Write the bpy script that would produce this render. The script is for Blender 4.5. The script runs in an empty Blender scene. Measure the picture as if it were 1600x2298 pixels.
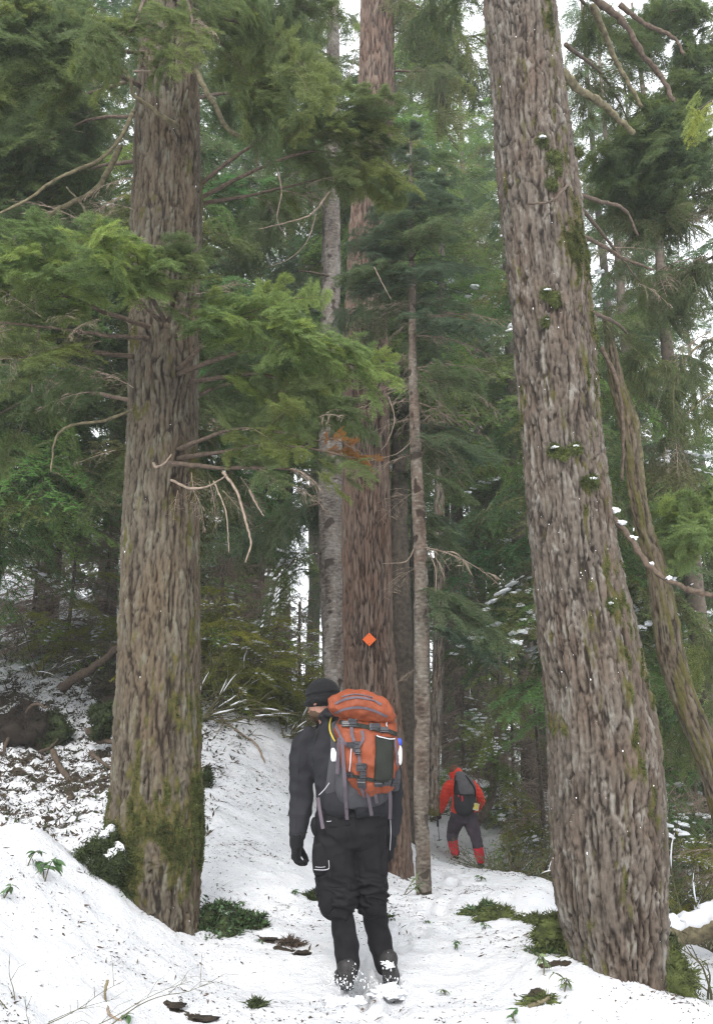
import bpy, math, random
import numpy as np
from mathutils import Vector, Matrix
from mathutils.bvhtree import BVHTree
random.seed(7); RNG = np.random.default_rng(7)
scn = bpy.context.scene
COL = scn.collection
R = math.radians

# ------------------------------------------------------------------ camera, sky, sun, exposure
CAMZ, PITCH, F = 1.5, R(15.5), 1990.0
cd = bpy.data.cameras.new('camera'); cam = bpy.data.objects.new('camera', cd); COL.objects.link(cam)
cam.location = (0, 0, CAMZ); cam.rotation_euler = (R(90) + PITCH, 0, 0)
cd.sensor_fit = 'VERTICAL'; cd.sensor_height = 36; cd.lens = 36 * F / 2298; cd.clip_start = .05; cd.clip_end = 500
scn.camera = cam
world = bpy.data.worlds.new('World'); scn.world = world; world.use_nodes = True
wn = world.node_tree; wn.nodes.clear()
SUN_EL, SUN_ROT = R(42), R(192)
sky = wn.nodes.new('ShaderNodeTexSky'); sky.sky_type = 'NISHITA'; sky.sun_disc = False
sky.sun_elevation = SUN_EL; sky.sun_rotation = SUN_ROT; sky.air_density = 1; sky.dust_density = 4; sky.ozone_density = 1
hs = wn.nodes.new('ShaderNodeHueSaturation'); hs.inputs['Saturation'].default_value = .12
mx = wn.nodes.new('ShaderNodeMix'); mx.data_type = 'RGBA'; mx.inputs[0].default_value = .75
mx.inputs[7].default_value = (8.6, 8.9, 9.3, 1)          # even cloud deck in front of the clear sky
bg = wn.nodes.new('ShaderNodeBackground'); bg.inputs['Strength'].default_value = .135
wo = wn.nodes.new('ShaderNodeOutputWorld')
wn.links.new(sky.outputs[0], hs.inputs['Color']); wn.links.new(hs.outputs[0], mx.inputs[6])
wn.links.new(mx.outputs[2], bg.inputs['Color']); wn.links.new(bg.outputs[0], wo.inputs['Surface'])
sl = bpy.data.lights.new('sun', 'SUN'); sun = bpy.data.objects.new('sun', sl); COL.objects.link(sun)
sl.energy = 1.3; sl.angle = R(25); sl.color = (1, .97, .93)
sd = Vector((math.sin(SUN_ROT) * math.cos(SUN_EL), math.cos(SUN_ROT) * math.cos(SUN_EL), math.sin(SUN_EL)))
sun.rotation_euler = sd.to_track_quat('Z', 'Y').to_euler()
scn.view_settings.view_transform = 'Standard'; scn.view_settings.look = 'None'
scn.view_settings.exposure = 1.2; scn.view_settings.gamma = 1
scn.cycles.max_bounces = 8; scn.cycles.diffuse_bounces = 6; scn.cycles.glossy_bounces = 2
scn.cycles.transmission_bounces = 3; scn.cycles.transparent_max_bounces = 4
scn.cycles.use_denoising = True; scn.cycles.denoising_prefilter = 'NONE'; scn.cycles.pixel_filter_type = 'BLACKMAN_HARRIS'; scn.cycles.filter_width = 1.3

# ------------------------------------------------------------------ placing: picture point + distance -> place
cP, sP = math.cos(PITCH), math.sin(PITCH)
def P(px, py, d):
    cx, cy = (px - 800) / F, (1149 - py) / F
    dy = cP - cy * sP; dz = sP + cy * cP; s = d / dy
    return Vector((cx * s, d, CAMZ + dz * s))
def mpp(py, d): return d / (cP - (1149 - py) / F * sP) / F
def wx(px, d): return (px - 800) / F * d / 1.03

# ------------------------------------------------------------------ noise
_g = RNG.normal(size=(256, 3)); _g /= np.linalg.norm(_g, axis=1)[:, None]
_p = RNG.permutation(256); _p = np.concatenate([_p, _p, _p])
def perlin(x, y, z):
    x, y, z = np.broadcast_arrays(np.asarray(x, float), np.asarray(y, float), np.asarray(z, float))
    xi, yi, zi = np.floor(x).astype(int), np.floor(y).astype(int), np.floor(z).astype(int)
    xf, yf, zf = x - xi, y - yi, z - zi
    xi &= 255; yi &= 255; zi &= 255
    f = lambda t: t * t * t * (t * (t * 6 - 15) + 10)
    u, v, w = f(xf), f(yf), f(zf)
    def gr(i, j, k):
        g = _g[_p[_p[_p[(xi + i) & 255] + ((yi + j) & 255)] + ((zi + k) & 255)]]
        return g[..., 0] * (xf - i) + g[..., 1] * (yf - j) + g[..., 2] * (zf - k)
    L = lambda a, b, t: a + t * (b - a)
    return L(L(L(gr(0,0,0), gr(1,0,0), u), L(gr(0,1,0), gr(1,1,0), u), v),
             L(L(gr(0,0,1), gr(1,0,1), u), L(gr(0,1,1), gr(1,1,1), u), v), w) * 1.6
def worley(x, y, z, jit=.9):
    sh = x.shape; x, y, z = x.ravel(), y.ravel(), z.ravel(); xi, yi, zi = np.floor(x).astype(int), np.floor(y).astype(int), np.floor(z).astype(int)
    f1 = np.full(len(x), 9.); f2 = f1.copy(); c = np.zeros(len(x))
    for i in (-1, 0, 1):
        for j in (-1, 0, 1):
            for k in (-1, 0, 1):
                a, b, e = xi + i, yi + j, zi + k; h = _p[_p[_p[a & 255] + (b & 255)] + (e & 255)]; g = _g[h] * .5 * jit
                d = (a + .5 + g[:, 0] - x)**2 + (b + .5 + g[:, 1] - y)**2 + (e + .5 + g[:, 2] - z)**2
                m = d < f1; f2 = np.where(m, f1, np.minimum(f2, d)); f1 = np.where(m, d, f1); c = np.where(m, h / 255., c)
    return np.sqrt(f1).reshape(sh), np.sqrt(f2).reshape(sh), c.reshape(sh)
def sstep(a, b, x):
    t = np.clip((x - a) / (b - a), 0, 1); return t * t * (3 - 2 * t)

# ------------------------------------------------------------------ mesh helpers
def tag(o, label=None, cat=None, group=None, kind=None):
    if label: o['label'] = label
    if cat: o['category'] = cat
    if group: o['group'] = group
    if kind: o['kind'] = kind
    return o
def link(o, parent=None):
    COL.objects.link(o)
    if parent is not None: o.parent = parent
    return o
def thing(name, loc, label, cat, group=None):
    o = bpy.data.objects.new(name, None); o.location = loc; o.empty_display_size = .1
    COL.objects.link(o); return tag(o, label, cat, group)
def mk_mesh(name, V, faces, mats, mi=None, smooth=True, attrs=None):
    """V (n,3); faces: list of int arrays (m,3)/(m,4); mi: list of material index per array"""
    me = bpy.data.meshes.new(name)
    V = np.asarray(V, dtype=np.float32)
    fl = [np.asarray(f, dtype=np.int32) for f in faces]
    mi = mi or [0] * len(fl)
    keep = [(f, m) for f, m in zip(fl, mi) if len(f)]
    fl = [k[0] for k in keep]; mi = [k[1] for k in keep]
    me.vertices.add(len(V)); me.vertices.foreach_set('co', V.ravel())
    nl = sum(f.size for f in fl); nf = sum(len(f) for f in fl)
    me.loops.add(nl); me.polygons.add(nf)
    me.loops.foreach_set('vertex_index', np.concatenate([f.ravel() for f in fl]))
    tot = np.concatenate([np.full(len(f), f.shape[1], np.int32) for f in fl])
    me.polygons.foreach_set('loop_start', np.concatenate([[0], np.cumsum(tot)[:-1]]).astype(np.int32))
    me.polygons.foreach_set('material_index', np.concatenate([np.full(len(f), m, np.int32) for f, m in zip(fl, mi)]))
    me.polygons.foreach_set('use_smooth', np.full(nf, smooth, dtype=bool))
    me.update(calc_edges=True)
    for k, a in (attrs or {}).items():
        at = me.attributes.new(k, 'FLOAT', 'POINT'); at.data.foreach_set('value', np.asarray(a, dtype=np.float32))
    for m in mats: me.materials.append(m)
    return me
class MB:
    def __init__(s): s.V = []; s.F = []; s.M = []; s.n = 0
    def add(s, V, F, m=0):
        V = np.asarray(V, float).reshape(-1, 3); F = np.asarray(F, int)
        if len(V) == 0: return
        s.V.append(V); s.F.append(F + s.n); s.M.append(m); s.n += len(V)
    def mesh(s, name, mats, smooth=True):
        g = {}
        for f, m in zip(s.F, s.M): g.setdefault((f.shape[1], m), []).append(f)
        ks = list(g); return mk_mesh(name, np.concatenate(s.V), [np.concatenate(g[k]) for k in ks], mats, [k[1] for k in ks], smooth)
    def build(s, name, mats, parent=None, smooth=True):
        o = bpy.data.objects.new(name, s.mesh(name, mats, smooth))
        return put(o, parent)
def put(o, parent=None):
    """mesh vertices are world coordinates; keep them there under a placed parent"""
    COL.objects.link(o)
    if parent is not None:
        o.parent = parent; o.matrix_parent_inverse = Matrix.Translation(wloc(parent)).inverted()
    return o
def wloc(o):
    v = Vector(o.location)
    if o.parent is not None: return v + o.matrix_parent_inverse.translation + wloc(o.parent)
    return v
def smoothpath(pts, n):
    """Catmull-Rom through rows of pts (k,c) -> (n,c)"""
    p = np.asarray(pts, float); k = len(p)
    if k == 2: t = np.linspace(0, 1, n)[:, None]; return p[0] * (1 - t) + p[1] * t
    q = np.vstack([2 * p[0] - p[1], p, 2 * p[-1] - p[-2]])
    t = np.linspace(0, k - 1 - 1e-9, n); i = t.astype(int); f = (t - i)[:, None]
    a, b, c, d = q[i], q[i + 1], q[i + 2], q[i + 3]
    return .5 * ((2 * b) + (c - a) * f + (2 * a - 5 * b + 4 * c - d) * f**2 + (3 * b - a - 3 * c + d) * f**3)
def frames(pts, ref=(1, 0, 0)):
    T = np.gradient(pts, axis=0); T /= np.linalg.norm(T, axis=1)[:, None] + 1e-9
    r = np.array(ref, float)
    X = r - T * (T @ r)[:, None]
    bad = np.linalg.norm(X, axis=1) < .2
    if bad.any():
        r2 = np.array((0, 1., 0)); X = r2 - T * (T @ r2)[:, None] if np.linalg.norm(X, axis=1).min() < .05 else X
    X /= np.linalg.norm(X, axis=1)[:, None] + 1e-9
    return T, X, np.cross(T, X)
def tube(pts, rad, k=6, cap=True):
    pts = np.asarray(pts, float); n = len(pts); rad = np.broadcast_to(np.asarray(rad, float), (n,))
    T, X, Y = frames(pts)
    a = np.linspace(0, 2 * np.pi, k, endpoint=False)
    V = pts[:, None] + rad[:, None, None] * (np.cos(a)[None, :, None] * X[:, None] + np.sin(a)[None, :, None] * Y[:, None])
    i = np.arange(n - 1)[:, None]; j = np.arange(k)[None]; j2 = (j + 1) % k
    Fq = np.stack([i * k + j, i * k + j2, (i + 1) * k + j2, (i + 1) * k + j], -1).reshape(-1, 4)
    V = V.reshape(-1, 3)
    if not cap: return V, Fq
    V = np.vstack([V, pts[:1], pts[-1:]]); c0, c1 = n * k, n * k + 1
    jj = np.arange(k); z = (jj + 1) % k
    cf = np.concatenate([np.stack([z, jj, np.full(k, c0), np.full(k, c0)], -1), np.stack([(n-1)*k + jj, (n-1)*k + z, np.full(k, c1), np.full(k, c1)], -1)])
    return V, Fq, cf[:, :3]
def add_tube(mb, pts, rad, k=6, m=0):
    V, Fq, cf = tube(pts, rad, k); mb.add(V, Fq, m); mb.F.append(cf + mb.n - len(V)); mb.M.append(m)
def obj_tube(name, pts, rad, k, mat, parent=None):
    mb = MB(); add_tube(mb, pts, rad, k); return mb.build(name, [mat], parent)
def blob_np(c, r, seed=0, sq=(1, 1, .6), n=(10, 7), amp=.25):
    a = np.linspace(0, 2 * np.pi, n[0], endpoint=False); b = np.linspace(-np.pi / 2, np.pi / 2, n[1])
    A, B = np.meshgrid(a, b); D = np.stack([np.cos(A) * np.cos(B), np.sin(A) * np.cos(B), np.sin(B)], -1)
    k = 1 + amp * perlin(D[..., 0] * 1.7 + seed * 3.1, D[..., 1] * 1.7 + seed, D[..., 2] * 1.7)
    V = np.array(c) + D * k[..., None] * r * np.array(sq)
    i = np.arange(n[1] - 1)[:, None]; j = np.arange(n[0])[None]; j2 = (j + 1) % n[0]
    return V.reshape(-1, 3), np.stack([i * n[0] + j, i * n[0] + j2, (i + 1) * n[0] + j2, (i + 1) * n[0] + j], -1).reshape(-1, 4)

# ------------------------------------------------------------------ materials
def newmat(name):
    m = bpy.data.materials.new(name); m.use_nodes = True; nt = m.node_tree
    b = nt.nodes['Principled BSDF']; return m, nt, b
def N(nt, t, **kw):
    n = nt.nodes.new(t)
    for k, v in kw.items():
        if k in n.inputs: n.inputs[k].default_value = v
        else: setattr(n, k, v)
    return n
def ramp(nt, fac, stops):
    r = nt.nodes.new('ShaderNodeValToRGB'); e = r.color_ramp.elements
    while len(e) > 1: e.remove(e[-1])
    e[0].position = stops[0][0]; e[0].color = (*stops[0][1], 1)
    for p, c in stops[1:]:
        x = e.new(p); x.color = (*c, 1)
    nt.links.new(fac, r.inputs[0]); return r.outputs[0]
def mixc(nt, fac, a, b, mode='MIX'):
    m = nt.nodes.new('ShaderNodeMix'); m.data_type = 'RGBA'; m.blend_type = mode
    for s, v in ((0, fac), (6, a), (7, b)):
        if isinstance(v, (int, float)): m.inputs[s].default_value = v
        elif isinstance(v, tuple): m.inputs[s].default_value = (*v, 1)
        else: nt.links.new(v, m.inputs[s])
    return m.outputs[2]
def noise_out(nt, scale, detail=4, rough=.55, vec=None, dist=0):
    n = N(nt, 'ShaderNodeTexNoise', Scale=scale, Detail=detail, Roughness=rough, Distortion=dist)
    if vec is None:
        tc = nt.nodes.new('ShaderNodeTexCoord'); vec = tc.outputs['Object']
    nt.links.new(vec, n.inputs['Vector']); return n.outputs[0]
def mapped(nt, sc):
    tc = nt.nodes.new('ShaderNodeTexCoord'); mp = nt.nodes.new('ShaderNodeMapping'); mp.inputs['Scale'].default_value = sc
    nt.links.new(tc.outputs['Object'], mp.inputs[0]); return mp.outputs[0]
def bump(nt, b, h, strength, dist):
    n = N(nt, 'ShaderNodeBump', Strength=strength, Distance=dist)
    nt.links.new(h, n.inputs['Height']); nt.links.new(n.outputs[0], b.inputs['Normal']); return n
def mathn(nt, op, a, b=None):
    m = nt.nodes.new('ShaderNodeMath'); m.operation = op
    for i, v in enumerate((a, b)):
        if v is None: continue
        if isinstance(v, (int, float)): m.inputs[i].default_value = v
        else: nt.links.new(v, m.inputs[i])
    return m.outputs[0]
def attr(nt, name):
    a = nt.nodes.new('ShaderNodeAttribute'); a.attribute_name = name; return a.outputs['Fac']

def mat_simple(name, col, rough=.8, var=.15, scale=30, bmp=0, sheen=0, spec=.3, col2=None, metal=0):
    m, nt, b = newmat(name)
    f = noise_out(nt, scale, 5)
    c2 = col2 or tuple(min(1, c * (1 + var)) for c in col); c1 = tuple(c * (1 - var) for c in col)
    nt.links.new(ramp(nt, f, [(.3, c1), (.7, c2)]), b.inputs['Base Color'])
    b.inputs['Roughness'].default_value = rough; b.inputs['Specular IOR Level'].default_value = spec
    b.inputs['Metallic'].default_value = metal
    if sheen: b.inputs['Sheen Weight'].default_value = sheen
    if bmp: bump(nt, b, noise_out(nt, scale * 2, 6, .65), .6, bmp)
    return m
def mat_cloth(name, col, weave=900, bmp=.0012, sheen=.0, rough=.85, spec=.12):
    m, nt, b = newmat(name)
    f = noise_out(nt, 9, 5, .6); g = noise_out(nt, 240, 2)
    c = ramp(nt, f, [(.25, tuple(x * .75 for x in col)), (.75, tuple(x * 1.2 for x in col))])
    c = mixc(nt, .35, c, ramp(nt, g, [(.3, tuple(x * .6 for x in col)), (.7, tuple(x * 1.5 for x in col))]))
    nt.links.new(c, b.inputs['Base Color']); b.inputs['Roughness'].default_value = rough
    b.inputs['Specular IOR Level'].default_value = spec; b.inputs['Sheen Weight'].default_value = sheen
    bump(nt, b, noise_out(nt, 160, 3), .5, bmp); return m
def mat_bark(name, furrow, ridge, lichen, patch, moss=(.045, .055, .016), moss2=(.10, .075, .028), stretch=.35, fine=70):
    m, nt, b = newmat(name)
    h = attr(nt, 'h'); ms = attr(nt, 'moss')
    v = mapped(nt, (1, 1, stretch)); n1 = noise_out(nt, 14, 6, .65, v); n2 = noise_out(nt, fine, 5, .7, v); n3 = noise_out(nt, 3.2, 5, .6, mapped(nt, (1, 1, .5)))
    c = ramp(nt, mathn(nt, 'ADD', h, mathn(nt, 'MULTIPLY', mathn(nt, 'SUBTRACT', n2, .5), .7)), [(.15, furrow), (.6, ridge), (.95, tuple(x * 1.35 for x in ridge))])
    c = mixc(nt, ramp(nt, n3, [(.42, (0,0,0)), (.62, (.8,.8,.8))]), c, mixc(nt, 1.0, c, tuple(x * 3.2 for x in patch), 'MULTIPLY'))
    c = mixc(nt, mathn(nt, 'MULTIPLY', mathn(nt, 'MULTIPLY', ramp(nt, n1, [(.5, (0,0,0)), (.66, (1,1,1))]), sstep_n(nt, h)), .75), c, lichen)
    gm = ramp(nt, noise_out(nt, 40, 5, .7), [(.3, moss), (.7, moss2)])
    mf = ramp(nt, mathn(nt, 'ADD', ms, mathn(nt, 'MULTIPLY', mathn(nt, 'SUBTRACT', n1, .5), .9)), [(.38, (0,0,0)), (.62, (1,1,1))])
    c = mixc(nt, mf, c, gm)
    nt.links.new(c, b.inputs['Base Color']); b.inputs['Roughness'].default_value = .92; b.inputs['Specular IOR Level'].default_value = .15
    bump(nt, b, n2, 1.0, .010); return m
def sstep_n(nt, h): return ramp(nt, h, [(.35, (0,0,0)), (.7, (1,1,1))])

def mat_needle(name, back=.55):
    """colour comes from each object's own colour; older wood side is duller"""
    m, nt, b = newmat(name)
    oi = nt.nodes.new('ShaderNodeObjectInfo')
    gi = nt.nodes.new('ShaderNodeNewGeometry')
    tip = attr(nt, 'tip')
    rnd = ramp(nt, gi.outputs['Random Per Island'], [(0, (.6, .65, .6)), (1, (1.4, 1.3, 1.1))])
    c = mixc(nt, 1.0, oi.outputs['Color'], rnd, 'MULTIPLY')
    c = mixc(nt, mathn(nt, 'MULTIPLY', tip, .7), c, mixc(nt, 1.0, oi.outputs['Color'], (1.35, 1.38, 1.15), 'MULTIPLY'))
    v = ramp(nt, oi.outputs['Random'], [(0, (.72, .78, .85)), (.5, (1, 1, 1)), (1, (1.3, 1.2, .9))])
    c = mixc(nt, 1.0, c, v, 'MULTIPLY')
    nt.links.new(c, b.inputs['Base Color']); b.inputs['Roughness'].default_value = .6; b.inputs['Specular IOR Level'].default_value = .3
    tr = nt.nodes.new('ShaderNodeBsdfTranslucent'); nt.links.new(c, tr.inputs[0])
    ms = nt.nodes.new('ShaderNodeMixShader'); ms.inputs[0].default_value = .5
    out = nt.nodes['Material Output']
    nt.links.new(b.outputs[0], ms.inputs[1]); nt.links.new(tr.outputs[0], ms.inputs[2]); nt.links.new(ms.outputs[0], out.inputs['Surface'])
    return m
M = {}
M['needle'] = mat_needle('needles')
M['twig'] = mat_simple('twig bark', (.095, .088, .045), .9, .35, 60)
M['deadtwig'] = mat_simple('dead twig', (.22, .17, .13), .9, .4, 25)
M['limb'] = mat_simple('limb bark', (.085, .062, .045), .95, .5, 35, .006)
M['mosslimb'] = mat_simple('mossy limb bark', (.12, .10, .06), .95, .5, 22, .01, col2=(.2, .17, .10))
M['redwood'] = mat_simple('torn wood', (.13, .065, .042), .8, .3, 30, .004)
M['moss'] = mat_simple('moss', (.030, .042, .012), .95, .5, 14, 0, col2=(.105, .125, .035))
M['mossdark'] = mat_simple('dark moss', (.022, .032, .012), .95, .5, 30, 0, col2=(.055, .072, .024))
M['leaf'] = mat_simple('broad leaf', (.035, .085, .03), .45, .4, 40, 0, spec=.5, col2=(.08, .15, .05))
M['leafpale'] = mat_simple('pale leaf', (.13, .17, .08), .6, .4, 30, 0)
M['leafyellow'] = mat_simple('yellow green leaf', (.17, .20, .05), .6, .4, 30, 0, col2=(.28, .26, .07))
M['litter'] = mat_simple('litter', (.07, .05, .035), .9, .6, 18)
M['soil'] = mat_simple('soil', (.024, .018, .013), .95, .4, 22, .01)
def mat_snow():
    m, nt, b = newmat('snow')
    c = ramp(nt, noise_out(nt, 5, 6, .65), [(.3, (.67, .68, .715)), (.7, (.78, .78, .79))])
    n = noise_out(nt, 48, 9, .8)
    c = mixc(nt, ramp(nt, n, [(.56, (0,0,0)), (.70, (.55,.55,.55))]), c, (.40, .35, .33))
    bare = attr(nt, 'bare'); nb = noise_out(nt, 30, 6, .75)
    dirt = ramp(nt, noise_out(nt, 45, 5, .7), [(.3, (.018, .014, .010)), (.55, (.06, .045, .03)), (.75, (.045, .06, .018))])
    f = ramp(nt, mathn(nt, 'ADD', bare, mathn(nt, 'MULTIPLY', mathn(nt, 'SUBTRACT', nb, .5), 1.3)), [(.49, (0,0,0)), (.53, (1,1,1))])
    c = mixc(nt, f, c, dirt)
    nt.links.new(c, b.inputs['Base Color']); b.inputs['Roughness'].default_value = .65; b.inputs['Specular IOR Level'].default_value = .2
    hh = mathn(nt, 'ADD', noise_out(nt, 26, 7, .7), mathn(nt, 'MULTIPLY', noise_out(nt, 110, 4, .7), .35))
    bump(nt, b, hh, 1.0, .03); return m
M['snow'] = mat_snow()
M['snowcap'] = mat_simple('lying snow', (.74, .75, .775), .6, .04, 40, .004, spec=.2)
M['bark_left'] = mat_bark('scaly grey bark', (.026, .020, .015), (.086, .071, .052), (.155, .155, .118), (.31, .275, .24))
M['bark_right'] = mat_bark('plated bark', (.026, .020, .016), (.088, .073, .059), (.22, .21, .185), (.31, .27, .245))
M['bark_cedar'] = mat_bark('stringy red bark', (.034, .025, .021), (.108, .077, .060), (.18, .15, .12), (.31, .265, .24), stretch=.12, fine=110)
M['bark_grey'] = mat_bark('grey smooth bark', (.06, .05, .042), (.19, .17, .15), (.34, .33, .30), (.26, .235, .225), stretch=1.6, fine=50)
M['bark_thin'] = mat_bark('young bark', (.05, .04, .032), (.155, .135, .11), (.30, .29, .25), (.28, .22, .20), stretch=1.3, fine=50)
M['bark_far'] = mat_simple('far bark', (.10, .08, .062), .95, .5, 14, .01)

# ------------------------------------------------------------------ ground
GP = [ # picture x, y, distance
 (0,1865,6.0),(0,2050,4.9),(0,2298,4.0),(120,1885,6.0),(240,1985,5.9),(250,2060,5.7),(330,2110,5.75),(420,2165,5.75),(200,2298,4.5),(430,2298,4.9),(250,2180,5.0),
 (500,2190,5.9),(560,2150,6.1),(640,2298,5.1),(700,2240,5.6),(776,2222,5.75),(872,2205,5.85),(800,2298,5.2),(900,2250,5.6),
 (470,2050,6.7),(560,2000,7.1),(640,2000,7.2),(700,2010,7.3),(600,2100,6.4),(760,2090,6.7),(850,2080,6.9),(470,1950,7.5),(560,1900,8.2),(660,1900,8.6),
 (470,1800,9.0),(600,1800,9.6),(690,1830,9.8),(470,1700,10.2),(600,1700,10.8),(680,1720,11.2),(460,1590,11.8),(560,1600,12.2),(640,1630,12.4),(700,1680,12.5),
 (850,1945,10.3),(920,1950,10.6),(950,2010,8.9),(900,2040,7.9),(1000,1980,10.2),(1000,2100,6.7),(1100,2050,7.4),(1180,2040,7.2),(1235,1998,7.6),(1160,2000,8.6),
 (1000,2200,5.9),(1150,2200,5.8),(1100,2298,5.2),(1250,2140,5.9),(1340,2195,5.6),(1400,2245,5.35),(1480,2298,5.1),(1300,2298,5.1),
 (1022,1930,15.8),(1076,1945,15.8),(1100,1975,12.0),(1170,1960,11.0),(975,1945,12.5),(1230,1985,10.5),(965,1755,18.6),(1000,1790,18.2),(965,1850,17.0),(1120,1850,18.2),(1200,1880,17),(1020,1870,17.2),(1000,1925,15.6),
 
 (1500,2298,6.9),(1560,2298,6.9),(1520,2200,8.2),(1590,2200,8.2),(1530,2110,10.5),(1600,2090,11),
 (60,1860,8.6),(180,1875,8.3),(60,1780,9.8),(200,1780,9.6),(60,1680,11),(200,1680,11),(0,1560,12.8),(180,1580,12.6),(60,1480,14.5),(230,1520,14),(0,1385,17.5),(150,1400,17),(260,1450,16)]
GW = [ # plain world points x, y, z (behind the visible slopes and around)
 (2.2,6.6,-.15),(1.9,7.8,-.1),(3.0,5.6,-.25),(4.5,7,-.5),(-3.6,6.8,.8),(-2.6,7.2,.66),(-2.0,6.6,.4),(-1.5,6.9,.42),
 (-2.0,15,2.5),(-1,17,2.2),(-6,20,4.9),(0.2,17,1.0),(1,22,1.6),(4.0,20,.6),(3.5,13,-.5),(5.5,14,-.8),(7,24,.2),(0,28,2.0),(-3,28,3.6),(-9,30,6.5),(-9,14,4.0),(-7,9,2.4),(-6,5,1.5),
 (0,0,0),(-4,0,.9),(4,0,-.3),(0,3,0.05),(-2,2.5,.5),(2.5,3,.0),(8,10,-1.0),(-14,20,6.6),(14,20,-1.8),(-14,0,2.5),(14,0,-1.8),(0,-10,-.3),(-12,-10,1.2),(12,-10,-1.2),(-20,45,8),(0,45,.6),(20,45,-2.2)]
gp = np.array([tuple(P(*g)) for g in GP] + GW)
def tps_fit(p):
    n = len(p); d = np.linalg.norm(p[:, None, :2] - p[None, :, :2], axis=2)
    K = np.where(d > 0, d * d * np.log(d + 1e-9), 0) + np.eye(n) * .02
    Q = np.hstack([np.ones((n, 1)), p[:, :2]]); A = np.zeros((n + 3, n + 3)); A[:n, :n] = K; A[:n, n:] = Q; A[n:, :n] = Q.T
    return np.linalg.solve(A, np.concatenate([p[:, 2], np.zeros(3)]))
TPSW = tps_fit(gp)
def ground_base(x, y):
    x = np.asarray(x, float); y = np.asarray(y, float); sh = x.shape; x = x.ravel(); y = y.ravel()
    xc = np.clip(x, -20, 20); yc = np.clip(y, -10, 45); o = np.empty(len(x))
    for s in range(0, len(x), 20000):
        a, b = xc[s:s+20000], yc[s:s+20000]
        d2 = (a[:, None] - gp[None, :, 0])**2 + (b[:, None] - gp[None, :, 1])**2
        o[s:s+20000] = (.5 * d2 * np.log(d2 + 1e-12)) @ TPSW[:-3] + TPSW[-3] + TPSW[-2] * a + TPSW[-1] * b
    return o.reshape(sh)
def ground_np(x, y):
    z = ground_base(x, y); x = np.asarray(x, float); y = np.asarray(y, float)
    z = z + .035 * perlin(x * 1.6, y * 1.6, 3.3) + .026 * perlin(x * 4.3, y * 4.3, 7.7) + .013 * perlin(x * 11, y * 11, 1.7) + .005 * perlin(x * 24, y * 24, 4.7)
    lump = sstep(.05, .5, perlin(x * 7, y * 7, 9.1)); hill = sstep(-1.2, -2.2, x) * sstep(8, 9, y)
    return z + hill * (.05 * lump + .03 * perlin(x * 18, y * 18, .4))
def gz(x, y): return float(ground_np(np.array([x]), np.array([y]))[0])
def ghit(px, py, dmin=4.0, dmax=24):
    """where the sight line through a picture point meets the snow"""
    ds = np.linspace(dmin, dmax, 500); pts = np.array([tuple(P(px, py, d)) for d in ds])
    below = pts[:, 2] < ground_np(pts[:, 0], pts[:, 1])
    i = int(np.argmax(below)) if below.any() else len(ds) - 1
    return Vector((pts[i, 0], pts[i, 1], gz(pts[i, 0], pts[i, 1])))
def axis_pts(a, fine0, fine1, b, step, grow=1.12):
    mid = list(np.arange(fine0, fine1, step)); up = [mid[-1]]; s = step
    while up[-1] < b: s *= grow; up.append(up[-1] + s)
    dn = [fine0]; s = step
    while dn[-1] > a: s *= grow; dn.append(dn[-1] - s)
    return np.array(dn[:0:-1] + mid + up[1:])
gx = axis_pts(-140, -5.2, 4.4, 140, .028); gy = axis_pts(-60, 4.0, 11, 220, .028, 1.035)
XX, YY = np.meshgrid(gx, gy); ZZ = ground_np(XX, YY)
holes = [(600,2108,.06,.03),(640,2125,.07,.03),(680,2142,.06,.03),(395,2262,.06,.03),(455,2290,.07,.03),(500,2095,.07,.02),(520,2060,.07,.02),(1200,2240,.08,.02),(1250,2160,.08,.02),(700,2018,.06,.02)]
BARE = .12 + .25 * perlin(XX * 1.1, YY * 1.1, 5.5)
hill = sstep(-.9, -2.0, XX + .08 * (YY - 9)) * sstep(7.6, 9, YY) * sstep(40, 25, YY)
BARE += hill * (.31 + .34 * perlin(XX * 3.5, YY * 9, 2.2) + .28 * perlin(XX * 9, YY * 22, 6.2))
BARE += sstep(2, 3, XX) * sstep(7, 8, YY) * .12
for hx, hy, hr, hd in holes:
    q = ghit(hx, hy); dd = np.exp(-(((XX - q.x) / hr)**2 + ((YY - q.y) / (hr * .7))**2)); ZZ -= dd * hd * .7; BARE += sstep(.25, .6, dd + .45 * perlin(XX * 14, YY * 14, hx * .1)) * .8
BARE = np.clip(BARE, 0, 1.4)
for k in range(26): # trodden path: footprints up the middle
    t = k / 25; fx = np.interp(t, [0, .35, .6, 1], [860, 820, 960, 1010]) + (38 if k % 2 else -38) * (1 - .6 * t); fy = 2290 - 330 * t**.8; q = ghit(fx, fy)
    u = (XX - q.x) / .065; v = (YY - q.y) / .15; r2 = u * u + v * v; pr = np.exp(-r2**2) ; ZZ -= pr * (.07 + .01 * perlin(XX * 30, YY * 30, k)); ZZ += .012 * np.exp(-((np.sqrt(r2) - 1.35) / .3)**2); BARE += pr * .22
nx, ny = len(gx), len(gy)
i = np.arange(ny - 1)[:, None]; j = np.arange(nx - 1)[None]
GF = np.stack([i * nx + j, i * nx + j + 1, (i + 1) * nx + j + 1, (i + 1) * nx + j], -1).reshape(-1, 4)
ground = put(bpy.data.objects.new('ground', mk_mesh('ground', np.stack([XX, YY, ZZ], -1).reshape(-1, 3), [GF], [M['snow']], attrs={'bare': BARE.ravel()})))
tag(ground, 'snow covered forest floor sloping up to the left with bare patches', None, kind='structure')
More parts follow.
